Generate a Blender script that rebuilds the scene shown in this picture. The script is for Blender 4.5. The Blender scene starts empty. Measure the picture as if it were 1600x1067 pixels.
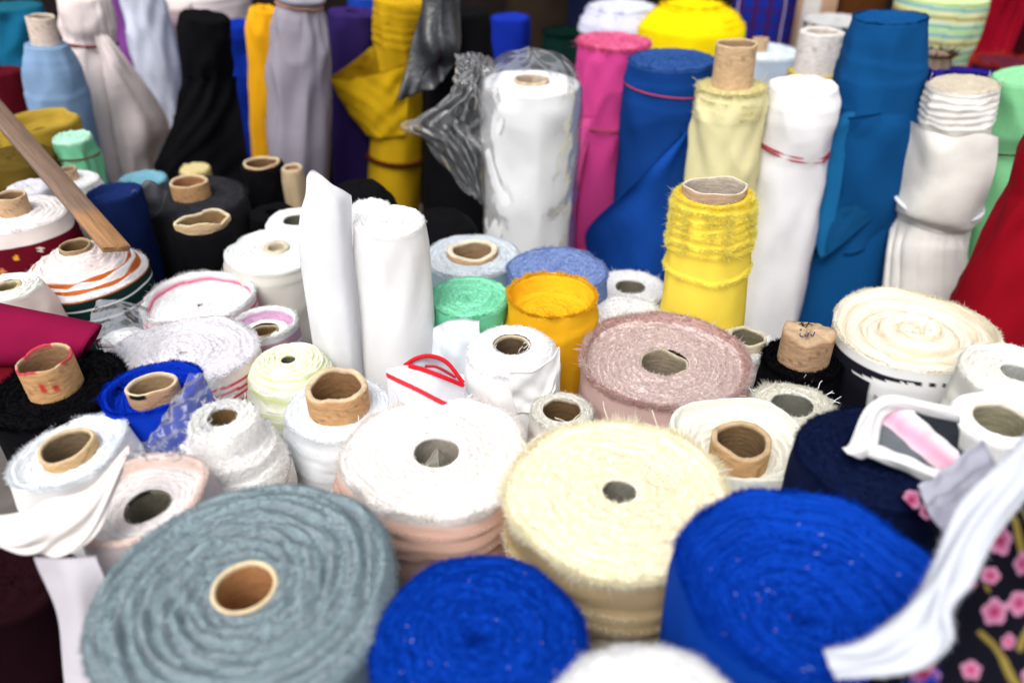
import bpy, math
import numpy as np
from mathutils import Matrix, Vector

# ------------------------------------------------------------------ camera, world, sun, exposure
scene = bpy.context.scene
CAM_H = 1.55
PITCH = math.radians(33.0)
F = 1250.0                                   # focal length in pixels of a 1600 px wide picture
cam_data = bpy.data.cameras.new('camera')
cam = bpy.data.objects.new('camera', cam_data)
scene.collection.objects.link(cam)
cam.location = (0, 0, CAM_H)
cam.rotation_euler = (math.pi / 2 - PITCH, 0, 0)
cam_data.sensor_width = 36.0
cam_data.lens = 36.0 * F / 1600.0
cam_data.clip_start = 0.02
cam_data.clip_end = 100.0
cam_data.dof.use_dof = True
cam_data.dof.focus_distance = 1.06
cam_data.dof.aperture_fstop = 2.2
scene.camera = cam

SUN_EL, SUN_AZ = math.radians(58), math.radians(205)      # azimuth clockwise from +Y: behind the camera, a little left
world = bpy.data.worlds.new('World')
scene.world = world
world.use_nodes = True
wn, wl = world.node_tree.nodes, world.node_tree.links
wn.clear()
sky = wn.new('ShaderNodeTexSky'); sky.sky_type = 'NISHITA'; sky.sun_disc = False
sky.sun_elevation = SUN_EL; sky.sun_rotation = SUN_AZ
sky.air_density = 1.0; sky.dust_density = 4.0; sky.ozone_density = 1.0
hsv = wn.new('ShaderNodeHueSaturation'); hsv.inputs['Saturation'].default_value = 0.25     # a grey, overcast sky
bg = wn.new('ShaderNodeBackground'); bg.inputs['Strength'].default_value = 0.15
wo = wn.new('ShaderNodeOutputWorld')
wl.new(sky.outputs[0], hsv.inputs['Color']); wl.new(hsv.outputs[0], bg.inputs['Color']); wl.new(bg.outputs[0], wo.inputs[0])
sun_data = bpy.data.lights.new('sun', 'SUN')
sun_data.energy = 1.3; sun_data.angle = math.radians(35); sun_data.color = (1.0, 0.965, 0.92)
sun = bpy.data.objects.new('sun', sun_data)
scene.collection.objects.link(sun)
sd = Vector((math.sin(SUN_AZ) * math.cos(SUN_EL), math.cos(SUN_AZ) * math.cos(SUN_EL), math.sin(SUN_EL)))
sun.rotation_euler = sd.to_track_quat('Z', 'Y').to_euler()
sun.location = (0, -1, 4)
scene.view_settings.view_transform = 'Standard'
scene.view_settings.look = 'None'
scene.view_settings.gamma = 1.0
scene.view_settings.exposure = 0.58
scene.view_settings.use_curve_mapping = False
scene.cycles.use_denoising = True
scene.cycles.max_bounces = 8
scene.cycles.transparent_max_bounces = 16

# ------------------------------------------------------------------ pixel <-> world
CAMP = np.array([0, 0, CAM_H])
SP, CP = math.sin(PITCH), math.cos(PITCH)
def ray(px, py):
    u = (px - 800.0) / F; v = (533.5 - py) / F
    return np.array([u, CP + v * SP, -SP + v * CP])
def at_depth(px, py, d): return CAMP + d * ray(px, py)
def at_drop(px, py, drop):
    r = ray(px, py)
    d = drop / -r[2]
    return CAMP + d * r, d
def project(p):
    q = np.asarray(p) - CAMP
    d = q[1] * CP - q[2] * SP
    up = q[1] * SP + q[2] * CP
    return 800 + F * q[0] / d, 533.5 - F * up / d, d

def C(h, k=1.0):
    c = np.array([int(h[i:i+2], 16) / 255.0 for i in (0, 2, 4)])
    c = np.where(c <= 0.04045, c / 12.92, ((c + 0.055) / 1.055) ** 2.4)
    return np.minimum(c * k, 0.88)

# ------------------------------------------------------------------ materials
MATS = {}
def mat(name):
    if name in MATS: return MATS[name]
    m = bpy.data.materials.new(name); m.use_nodes = True
    MATS[name] = m
    n, l = m.node_tree.nodes, m.node_tree.links
    p = n['Principled BSDF']
    def node(t, **kw):
        x = n.new(t)
        for k, v in kw.items(): setattr(x, k, v)
        return x
    def noise(vec, scale, detail=3.0, rough=0.55):
        t = node('ShaderNodeTexNoise')
        t.inputs['Scale'].default_value = scale; t.inputs['Detail'].default_value = detail
        t.inputs['Roughness'].default_value = rough
        l.new(vec, t.inputs['Vector'])
        return t.outputs['Fac']
    def math_(op, a, b=None):
        t = node('ShaderNodeMath', operation=op)
        for i, s in enumerate((a, b)):
            if s is None: continue
            if isinstance(s, (int, float)): t.inputs[i].default_value = s
            else: l.new(s, t.inputs[i])
        return t.outputs[0]
    tc = node('ShaderNodeTexCoord')
    obj = tc.outputs['Object']
    if name == 'film':
        n.remove(p)
        out = n['Material Output']
        tr = node('ShaderNodeBsdfTransparent'); tr.inputs[0].default_value = (0.97, 0.975, 0.98, 1)
        gl = node('ShaderNodeBsdfGlossy'); gl.inputs['Roughness'].default_value = 0.06
        df = node('ShaderNodeBsdfDiffuse'); df.inputs[0].default_value = (0.8, 0.82, 0.84, 1)
        lw = node('ShaderNodeLayerWeight'); lw.inputs['Blend'].default_value = 0.35
        bp = node('ShaderNodeBump'); bp.inputs['Strength'].default_value = 0.6; bp.inputs['Distance'].default_value = 0.004
        h = math_('ADD', noise(obj, 45, 4), noise(obj, 14, 2))
        l.new(h, bp.inputs['Height'])
        for s in (gl, df): l.new(bp.outputs[0], s.inputs['Normal'])
        l.new(bp.outputs[0], lw.inputs['Normal'])
        m1 = node('ShaderNodeMixShader'); m2 = node('ShaderNodeMixShader')
        fr_ = node('ShaderNodeFresnel'); fr_.inputs['IOR'].default_value = 1.33
        l.new(bp.outputs[0], fr_.inputs['Normal'])
        f1 = math_('ADD', math_('MULTIPLY', fr_.outputs[0], 0.55), 0.008)
        l.new(f1, m1.inputs[0]); l.new(tr.outputs[0], m1.inputs[1]); l.new(gl.outputs[0], m1.inputs[2])
        m2.inputs[0].default_value = 0.035
        l.new(m1.outputs[0], m2.inputs[1]); l.new(df.outputs[0], m2.inputs[2])
        l.new(m2.outputs[0], out.inputs[0])
        return m
    ac = node('ShaderNodeAttribute'); ac.attribute_name = 'col'
    ap = node('ShaderNodeAttribute'); ap.attribute_name = 'pol'
    col, pol = ac.outputs['Color'], ap.outputs['Vector']
    p.inputs['Roughness'].default_value = 0.92
    p.inputs['Specular IOR Level'].default_value = 0.06
    def shade(fac, lo, hi):
        mr = node('ShaderNodeMapRange'); mr.inputs['To Min'].default_value = lo; mr.inputs['To Max'].default_value = hi
        mr.inputs['From Min'].default_value = 0.3; mr.inputs['From Max'].default_value = 0.7
        l.new(fac, mr.inputs['Value'])
        mx = node('ShaderNodeVectorMath', operation='SCALE')
        l.new(col, mx.inputs[0]); l.new(mr.outputs[0], mx.inputs['Scale'])
        return mx.outputs[0]
    def bump(h, strength, dist):
        bp = node('ShaderNodeBump'); bp.inputs['Strength'].default_value = strength; bp.inputs['Distance'].default_value = dist
        l.new(h, bp.inputs['Height']); l.new(bp.outputs[0], p.inputs['Normal'])
    if name == 'wound':                                    # edges of the wound layers and the cloth around them
        lay = noise(pol, 1.0, 3.0, 0.6)
        fz = noise(obj, 420, 3.0)
        l.new(shade(math_('ADD', math_('MULTIPLY', lay, 0.6), math_('MULTIPLY', noise(obj, 25, 4), 0.4)), 0.86, 1.06), p.inputs['Base Color'])
        f2 = noise(obj, 190, 2.0)
        bump(math_('ADD', math_('MULTIPLY', lay, 0.7), math_('ADD', math_('MULTIPLY', fz, 0.35), math_('MULTIPLY', f2, 0.3))), 0.75, 0.0030)
    elif name == 'wrap':                                   # cloth drawn round the side of a roll: long soft folds, faint turns, weave
        mp = node('ShaderNodeMapping'); mp.inputs['Scale'].default_value = (1, 1, 0.22)
        l.new(obj, mp.inputs['Vector'])
        fold = noise(mp.outputs[0], 16, 2.0, 0.4)
        lay = noise(pol, 1.0, 3.0, 0.6)
        wv = noise(obj, 700, 2.0)
        l.new(shade(noise(obj, 7, 4), 0.92, 1.04), p.inputs['Base Color'])
        bump(math_('ADD', math_('ADD', math_('MULTIPLY', fold, 1.0), math_('MULTIPLY', lay, 0.22)), math_('MULTIPLY', wv, 0.06)), 0.7, 0.0055)
    elif name in ('plain', 'satin'):
        cr = noise(obj, 14, 3.0, 0.45)
        wv = noise(obj, 900, 2.0)
        l.new(shade(noise(obj, 9, 4), 0.9, 1.05), p.inputs['Base Color'])
        bump(math_('ADD', math_('MULTIPLY', cr, 1.0), math_('MULTIPLY', wv, 0.05)), 0.55, 0.010)
        if name == 'satin':
            p.inputs['Roughness'].default_value = 0.5; p.inputs['Specular IOR Level'].default_value = 0.35
    elif name == 'fibre':
        n.remove(p)
        df = node('ShaderNodeBsdfDiffuse'); tl = node('ShaderNodeBsdfTranslucent'); mx = node('ShaderNodeMixShader')
        mx.inputs[0].default_value = 0.5
        l.new(col, df.inputs[0]); l.new(col, tl.inputs[0])
        l.new(df.outputs[0], mx.inputs[1]); l.new(tl.outputs[0], mx.inputs[2]); l.new(mx.outputs[0], n['Material Output'].inputs[0])
        return m
    elif name == 'cardboard':
        sc = node('ShaderNodeMapping'); sc.inputs['Scale'].default_value = (1, 1, 3)
        l.new(obj, sc.inputs['Vector'])
        nn = noise(sc.outputs[0], 70, 5.0, 0.65)
        l.new(shade(nn, 0.72, 1.15), p.inputs['Base Color'])
        bump(nn, 0.5, 0.003); p.inputs['Roughness'].default_value = 0.75
    elif name == 'wood':
        mp = node('ShaderNodeMapping'); mp.inputs['Scale'].default_value = (1.5, 30, 30)
        l.new(obj, mp.inputs['Vector'])
        nn = noise(mp.outputs[0], 6, 6.0, 0.65)
        l.new(shade(nn, 0.55, 1.25), p.inputs['Base Color'])
        bump(nn, 0.4, 0.002); p.inputs['Roughness'].default_value = 0.55; p.inputs['Specular IOR Level'].default_value = 0.4
    elif name == 'concrete':
        nn = noise(obj, 9, 6.0)
        l.new(shade(nn, 0.7, 1.2), p.inputs['Base Color']); bump(nn, 0.4, 0.01)
    elif name == 'string':
        l.new(col, p.inputs['Base Color']); bump(noise(obj, 900, 2), 0.5, 0.001)
    elif name == 'sheer':
        p.inputs['Roughness'].default_value = 0.38; p.inputs['Specular IOR Level'].default_value = 0.6
        l.new(shade(noise(obj, 12, 4), 0.6, 1.3), p.inputs['Base Color'])
        bump(noise(obj, 12, 5), 0.8, 0.015)
    return m

# ------------------------------------------------------------------ mesh helpers
TRIS = 0
def mesh_object(name, verts, faces, material, parent=None, col=None, pol=None, smooth=True, quads=True):
    """verts Nx3; faces Mx4 (or Mx3) int array; col N x 3"""
    global TRIS
    me = bpy.data.meshes.new(name)
    verts = np.ascontiguousarray(verts, dtype=np.float32); faces = np.asarray(faces, dtype=np.int32)
    k = faces.shape[1]
    TRIS += len(faces) * (k - 2)
    me.vertices.add(len(verts)); me.vertices.foreach_set('co', verts.ravel())
    me.loops.add(faces.size); me.loops.foreach_set('vertex_index', faces.ravel())
    me.polygons.add(len(faces))
    me.polygons.foreach_set('loop_start', np.arange(0, faces.size, k, dtype=np.int32))
    if smooth: me.polygons.foreach_set('use_smooth', np.ones(len(faces), dtype=bool))
    me.update(calc_edges=True)
    if col is not None:
        col = np.asarray(col, dtype=np.float32)
        if col.ndim == 1: col = np.tile(col, (len(verts), 1))
        rgba = np.ones((len(verts), 4), dtype=np.float32); rgba[:, :3] = col
        a = me.attributes.new('col', 'FLOAT_COLOR', 'POINT'); a.data.foreach_set('color', rgba.ravel())
    if pol is not None:
        a = me.attributes.new('pol', 'FLOAT_VECTOR', 'POINT'); a.data.foreach_set('vector', np.asarray(pol, dtype=np.float32).ravel())
    me.materials.append(mat(material))
    o = bpy.data.objects.new(name, me); scene.collection.objects.link(o)
    if parent is not None: o.parent = parent
    return o
def tag(o, label=None, cat=None, group=None, kind=None):
    if label: o['label'] = label
    if cat: o['category'] = cat
    if group: o['group'] = group
    if kind: o['kind'] = kind
    return o
def empty(name, matrix):
    o = bpy.data.objects.new(name, None); o.empty_display_size = 0.05
    scene.collection.objects.link(o); o.matrix_world = matrix
    return o
def grid_faces(nr, nc, wrap):
    i = np.arange(nr - 1)[:, None]; j = np.arange(nc if wrap else nc - 1)[None, :]
    j2 = (j + 1) % nc
    return np.stack([i * nc + j, i * nc + j2, (i + 1) * nc + j2, (i + 1) * nc + j], -1).reshape(-1, 4)
class Noise:
    """smooth noise periodic in theta"""
    def __init__(s, rng, n=10, k=(1, 6), q=(5, 40)):
        s.k = rng.integers(k[0], k[1] + 1, n); s.q = rng.uniform(q[0], q[1], n) * rng.choice([-1, 1], n)
        s.p = rng.uniform(0, 2 * math.pi, n); s.n = n
    def __call__(s, th, z):
        r = 0
        for k, q, p in zip(s.k, s.q, s.p): r = r + np.sin(k * th + q * z + p)
        return r / math.sqrt(s.n)
def tube(path, rad, nseg=8, closed=False):
    P = np.asarray(path, float); n = len(P)
    T = np.roll(P, -1, 0) - np.roll(P, 1, 0) if closed else np.gradient(P, axis=0)
    T /= np.linalg.norm(T, axis=1)[:, None] + 1e-9
    ref = np.where(np.abs(T[:, 2:3]) < 0.8, np.array([[0, 0, 1.0]]), np.array([[1.0, 0, 0]]))
    A = np.cross(T, ref); A /= np.linalg.norm(A, axis=1)[:, None] + 1e-9
    B = np.cross(T, A)
    a = np.linspace(0, 2 * math.pi, nseg, endpoint=False)
    rad = np.broadcast_to(np.asarray(rad, float), (n,))
    V = P[:, None] + rad[:, None, None] * (np.cos(a)[None, :, None] * A[:, None] + np.sin(a)[None, :, None] * B[:, None])
    f = grid_faces(n, nseg, True)
    if closed:
        i = (n - 1) * nseg; j = np.arange(nseg); j2 = (j + 1) % nseg
        f = np.concatenate([f, np.stack([i + j, i + j2, j2, j], -1)])
    return V.reshape(-1, 3), f
def fibres(name, base, dirs, length, width, col, parent, rng, nrm=None):
    """each thread is one thin triangle"""
    n = len(base)
    if n == 0: return
    dirs = dirs / (np.linalg.norm(dirs, axis=1)[:, None] + 1e-9)
    nrm = np.tile([0, 0, 1.0], (n, 1)) if nrm is None else nrm
    side = np.cross(dirs, nrm + 0.45 * rng.normal(size=(n, 3))); side /= np.linalg.norm(side, axis=1)[:, None] + 1e-9   # blades lie flat in the pile
    tip = base + dirs * length[:, None]
    V = np.stack([base - side * width, base + side * width, tip], 1).reshape(-1, 3)
    f = np.arange(n * 3).reshape(-1, 3)
    o = mesh_object(name, V, f, 'fibre', parent, np.repeat(col, 3, 0), smooth=False)
    o['kind'] = 'stuff'
    return o

# ------------------------------------------------------------------ a roll of cloth standing on end
ROLLS = {}
SEED = [100]
CARD = C('b98a55', 0.9); CARD_PALE = C('d9c19a', 0.85); CARD_GREY = C('b5a58c', 0.75)
TH90 = -math.pi / 2
def roll(key, label, x, y, w, drop, top, side=None, hole=0.16, core=None, prof=None, sp=None, ax=None, lean=None,
         nl=9, ridge=0.002, jit=0.0025, wob=0.012, harm=(), fz=(0, 0.005), rim=(0, 0.006), bands=(), wr=0.0018,
         n=112, nr=30, ns=44, ptop=None, pside=None, ties=(), pleat=None, name='fabric_roll', cat='fabric roll',
         group=None, smat='plain', hole_col=None, hole_depth=0.3, seam=True, floor=0.0, wrq=(4, 30), pin=None, fcol=None, sb=22, fluff=0.0004, rings=()):
    SEED[0] += 1
    rng = np.random.default_rng(SEED[0])
    P, d = at_drop(x, y, drop)
    R = w / 2.0 * d / F
    L = P[2] - floor
    def axis_t(py, lx=0.0, ly=0.0):                       # depth below the top at which the axis shows at image row py
        lo, hi = 0.0, L
        for _ in range(40):
            t = (lo + hi) / 2
            if project(P - t * np.array([lx, ly, 1.0]))[1] < py: lo = t
            else: hi = t
        return (lo + hi) / 2
    lx, ly = lean or (0.0, 0.0)
    if ax:
        t = axis_t(ax[1], 0, ly)
        q = P - t * np.array([0, ly, 1.0]); dd = project(q)[2]
        lx = (P[0] - (ax[0] - 800) / F * dd) / t
    prof_side = [(0.0, 1.0)]
    for py, ww in (sp or ()):
        t = axis_t(py, lx, ly); dd = project(P - t * np.array([lx, ly, 1.0]))[2]
        prof_side.append((t, (ww / 2.0 * dd / F) / R))
    ps = np.array(prof_side)
    A = np.array([lx, ly, 1.0]); A /= np.linalg.norm(A); LL = L / A[2]
    base = P - A * LL
    zq = Vector((0, 0, 1)).rotation_difference(Vector(A))
    M = Matrix.Translation(Vector(base)) @ zq.to_matrix().to_4x4()
    root = empty(name, M)
    tag(root, label, cat, group)
    Minv = np.array(M.inverted())
    info = dict(P=P, R=R, L=L, lx=lx, ly=ly, ps=ps, root=root, Minv=Minv, d=d, LL=LL)
    ROLLS[key] = info
    th = np.linspace(0, 2 * math.pi, n, endpoint=False)
    fr = 1.0
    for k in (2, 3, 4, 5, 7): fr = fr + wob * rng.normal() * np.cos(k * th + rng.uniform(0, 6.28)) / (k / 2.0) ** 0.5
    for k, a, ph in harm: fr = fr + a * np.cos(k * (th - math.radians(ph)))
    info['fr'] = fr; info['th'] = th
    side = top if side is None else side
    # top face rows (outer -> inner)
    prof = prof or [(1.0, -0.003), (0.94, 0.0), (0.0, 0.0)]
    pr = np.array(sorted(prof)); rc = 0.0
    if core: rc = core.get('r', hole)
    rin = rc * 0.97 if core else hole
    rho = np.linspace(1.0, max(rin, 0.015), nr)
    th2, rh2 = np.meshgrid(th, rho)
    z = np.interp(rh2, pr[:, 0], pr[:, 1])
    n1 = Noise(rng, 8, (1, 5), (2, 9)); n2 = Noise(rng, 8, (2, 11), (10, 40)); n3 = Noise(rng, 6, (1, 3), (1, 6))
    ph = (1 - rh2) * nl + th2 / (2 * math.pi) + 0.13 * n1(th2, rh2 * 2)
    hsh = rng.uniform(-1, 1, 400)
    kk = np.floor(ph).astype(int) + 60; tt = th2 / (2 * math.pi)
    lay = hsh[kk % 400] * (1 - tt) + hsh[(kk - 1) % 400] * tt
    s = np.abs(np.sin(math.pi * ph))
    edge = np.clip((rh2 - rin) / 0.08, 0, 1) * np.clip((1.0 - rh2) / 0.05 + 0.25, 0, 1)
    patch = np.clip(0.55 + 0.55 * n3(th2, rh2), 0.08, 1.5)            # grooves open in some places and close in others
    z = z + (ridge * (s ** 0.35 - 0.8) * patch + jit * lay * np.clip(s * 2.5, 0, 1)) * edge + (ridge * 0.25 + 0.0006) * n2(th2, rh2 * 3) * edge
    g_ = rng.normal(size=z.shape)
    for _ in range(2): g_ = (g_ * 2 + np.roll(g_, 1, 1) + np.roll(g_, -1, 1)) / 4
    g_[1:-1] = (g_[:-2] + 2 * g_[1:-1] + g_[2:]) / 4
    z = z + fluff * 2.2 * g_ * np.clip(edge, 0.2, 1)
    if pin:                                               # pinched middle of a roll that has no tube
        z = z - pin * np.exp(-(rh2 / 0.09) ** 2) * (1 + 0.5 * np.cos(3 * th2))
    frr = 1 + (fr[None, :] - 1) * np.clip((rh2 - (rc if core else 0)) / (1 - rc * 0.9), 0, 1)
    rr = R * rh2 * frr
    top_xyz = np.stack([rr * np.cos(th2), rr * np.sin(th2), LL + z], -1)
    tcol = np.broadcast_to(np.asarray(top, float), top_xyz.shape).copy()
    lum = 1 + 0.05 * lay[..., None]
    tcol *= lum
    if ptop: tcol = ptop(rh2, th2, z, tcol)
    tpol = np.stack([np.cos(th2) * 1.3, np.sin(th2) * 1.3, rh2 * R * 320 + 0.9 * n1(th2, rh2 * 2)], -1)
    # hole wall
    hrows = []
    if not core and hole > 0.02:
        for dz in (0.004, 0.012, 0.03, 0.08, hole_depth):
            r_ = R * rho[-1] * (1 - 0.4 * dz) * (1 + 0.04 * np.sin(3 * th + 1))
            hrows.append((np.stack([r_ * np.cos(th), r_ * np.sin(th), np.full(n, LL - dz) + z[-1] * 0.6], -1), dz))
    # side rows
    zr = z[0]
    ds = np.unique(np.concatenate([np.linspace(0.0, min(0.14, L), int(ns * 0.55))[1:], 0.14 + (LL - 0.14) * np.linspace(0, 1, ns - int(ns * 0.55)) ** 1.7]))
    th3, ds3 = np.meshgrid(th, ds)
    mul = np.interp(ds3, ps[:, 0], ps[:, 1])
    m1 = Noise(rng, 12, (1, 5), wrq); m2 = Noise(rng, 12, (2, 9), (15, 70))
    wn_ = 1.0 - np.abs(m1(th3, ds3)) * 0.9
    grow = np.clip(ds3 / 0.03, 0.15, 1)
    rad = R * mul * fr[None, :] + (wr * wn_ * 1.6 + wr * 0.5 * m2(th3, ds3)) * grow
    step = np.zeros_like(ds3)
    for b in bands:                                       # edges of outer layers that stop lower down
        bd, ba = b[0], b[1]
        slope = b[4] if len(b) > 4 else 0.004
        e = bd + slope * np.cos(th3 + b[0] * 90) + 0.0012 * np.sin(5 * th3 + bd * 300)
        step += ba * (1 / (1 + np.exp(-(ds3 - e) / 0.0016)))
        step += ba * 0.7 * np.exp(-((ds3 - e - 0.002) / 0.0035) ** 2)
    tot = sum(b[1] for b in bands)
    rad = rad + step
    for b in rings:                                       # frayed edges that stand out from the side
        e = b[0] + b[4] * np.cos(th3 + b[0] * 70) + 0.0015 * np.sin(3 * th3 + b[0] * 400) + 0.0008 * np.sin(8 * th3 + b[0] * 900)
        q_ = ds3 - e
        rad = rad + b[1] * np.where(q_ > 0, np.exp(-(q_ / 0.007) ** 2), np.exp(-(q_ / 0.0016) ** 2))
    if pleat:
        pd, pk, pa = pleat
        g = np.clip(np.abs(ds3 - pd) / 0.02, 0, 1) * np.exp(-np.abs(ds3 - pd) / 0.16)
        rad = rad + pa * g * (np.abs(np.sin(pk * th3 * 0.5 * 2 + 1.7 * np.sin(th3 * 2) + 6 * ds3)) ** 0.7 + 0.6 * np.sin(3 * th3 + 20 * ds3))
    side_xyz = np.stack([rad * np.cos(th3), rad * np.sin(th3), LL - ds3 + zr[None, :] * np.exp(-ds3 / 0.05)], -1)
    scol = np.broadcast_to(np.asarray(side, float), side_xyz.shape).copy()
    if pside: scol = pside(th3, ds3, scol)
    spol = np.stack([np.cos(th3) * 1.6, np.sin(th3) * 1.6, ds3 * sb + 50 + 0.8 * np.sin(th3)], -1)
    # assemble: inner -> outer -> down
    rows = []; cols = []; pols = []
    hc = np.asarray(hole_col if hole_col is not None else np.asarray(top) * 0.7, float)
    if not core:                                          # closes the middle
        xyz0 = hrows[-1][0] if hrows else top_xyz[-1]
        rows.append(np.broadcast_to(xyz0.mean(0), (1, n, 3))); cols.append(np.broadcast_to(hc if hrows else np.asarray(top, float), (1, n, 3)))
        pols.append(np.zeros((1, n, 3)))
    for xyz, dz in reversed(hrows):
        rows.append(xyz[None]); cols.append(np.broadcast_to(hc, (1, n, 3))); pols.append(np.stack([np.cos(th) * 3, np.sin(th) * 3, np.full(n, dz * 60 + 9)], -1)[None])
    rows.append(top_xyz[::-1]); cols.append(tcol[::-1]); pols.append(tpol[::-1])
    rows.append(side_xyz); cols.append(scol); pols.append(spol)
    V = np.concatenate(rows); nrow = V.shape[0]
    V = V.reshape(-1, 3); cc = np.concatenate(cols).reshape(-1, 3); pp = np.concatenate(pols).reshape(-1, 3)
    f = grid_faces(nrow, n, True)
    wf = mesh_object('wound_fabric', V, f, 'wound', root, cc, pp)
    wf.data.materials.append(mat('wrap'))
    mi = np.zeros(len(f), dtype=np.int32); mi[-(len(ds)) * n:] = 1
    wf.data.polygons.foreach_set('material_index', mi)
    info['side_fn'] = lambda t_, d_: R * np.interp(d_, ps[:, 0], ps[:, 1]) * np.interp(t_ % (2 * math.pi), np.r_[th, 2 * math.pi], np.r_[fr, fr[0]])
    # threads
    fb, fd, fl, fc, fn = [], [], [], [], []
    fcl = np.asarray(top if fcol is None else fcol, float)
    if fz[0]:
        a = rng.integers(0, n, fz[0]); b = (rng.uniform(0, 1, fz[0]) ** 1.25 * (nr - 1)).astype(int)
        pb = top_xyz[b, a]; rh = rho[b]
        # even spread over the area
        keep = rng.uniform(0, 1, fz[0]) < rh + 0.12
        pb, rh, a = pb[keep], rh[keep], a[keep]; b = b[keep]
        pb = pb + rng.normal(size=pb.shape) * np.array([R / nr * 0.7, R / nr * 0.7, 0.0004])
        ta = th[a]
        out = np.stack([np.cos(ta), np.sin(ta), 0 * ta], -1)
        dd = out * (rng.normal(size=len(ta)) * 0.55 + (rh ** 6) * 0.9)[:, None] + np.array([0, 0, 0.28]) + rng.normal(size=(len(ta), 3)) * np.array([0.8, 0.8, 0.22])
        fn.append(out * (rh ** 8)[:, None] * 0.6 + np.array([0, 0, 1.0])); fb.append(pb); fd.append(dd); fl.append(fz[1] * rng.uniform(0.35, 1.2, len(ta))); fc.append(tcol[b, a] * rng.uniform(0.93, 1.07, (len(ta), 1)))
    pn = Noise(rng, 8, (2, 17), (1, 2))
    def ring(count, ln, rads, zz, up, colr):
        ta = rng.uniform(0, 2 * math.pi, count)
        r_ = rads(ta); z_ = zz(ta)
        out = np.stack([np.cos(ta), np.sin(ta), 0 * ta], -1)
        fb.append(out * r_[:, None] + np.array([0, 0, 1]) * z_[:, None])
        fd.append(out * rng.uniform(0.3, 1.1, count)[:, None] + np.array([0, 0, up]) + rng.normal(size=(count, 3)) * 0.45)
        fn.append(out * 0.7 + np.array([0, 0, 0.3 + 0.5 * max(up, 0)]));
        pz = 0.45 + 0.75 * np.clip(0.5 + 0.5 * pn(ta, 0.0), 0, 1.4)         # patchy fraying, a few long ends
        fl.append(ln * rng.uniform(0.35, 1.25, count) * pz * np.where(rng.uniform(size=count) < 0.012, 2.2, 1.0)); fc.append(np.asarray(colr) * rng.uniform(0.85, 1.12, (count, 1)))
    if rim[0]:
        ring(rim[0], rim[1], lambda t_: R * np.interp(t_, np.r_[th, 2 * math.pi], np.r_[fr, fr[0]]) * (1 - rng.uniform(0, 0.05, len(t_))),
             lambda t_: LL + np.interp(t_, np.r_[th, 2 * math.pi], np.r_[zr, zr[0]]) + rng.uniform(-0.001, 0.002, len(t_)), rim[2] if len(rim) > 2 else 0.7, fcl)
    for b in rings:
        if b[2]:
            ring(b[2], b[3], lambda t_: info['side_fn'](t_, b[0]) + b[1] * rng.uniform(0.5, 1.0, len(t_)),
                 lambda t_: LL - (b[0] + b[4] * np.cos(t_ + b[0] * 70) + 0.0015 * np.sin(3 * t_ + b[0] * 400) + 0.0008 * np.sin(8 * t_ + b[0] * 900)) + rng.uniform(-0.004, 0.001, len(t_)), 0.25, fcl)
    for b in bands:
        if len(b) > 2 and b[2]:
            bd, ba, cnt, ln = b[:4]
            slope = b[4] if len(b) > 4 else 0.004
            ring(cnt, ln, lambda t_: info['side_fn'](t_, bd) + ba * 0.6 + sum(q[1] for q in bands if q[0] < bd),
                 lambda t_: LL - (bd + slope * np.cos(t_ + b[0] * 90) + 0.0012 * np.sin(5 * t_ + bd * 300)) + rng.uniform(-0.0025, 0.001, len(t_)), 0.35,
                 fcl if len(b) < 6 else b[5])
    if fb:
        fb, fd, fl, fc, fn = map(np.concatenate, (fb, fd, fl, fc, fn))
        fibres('frayed_threads', fb, fd, fl, 0.00042 * max(d, 0.8), np.clip(fc * 1.03, 0, 0.9), root, rng, fn)
    if core: make_core(info, R * rc, rng, **{k: v for k, v in core.items() if k != 'r'})
    for t in ties: make_tie(info, rng, *t)
    return info

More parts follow.
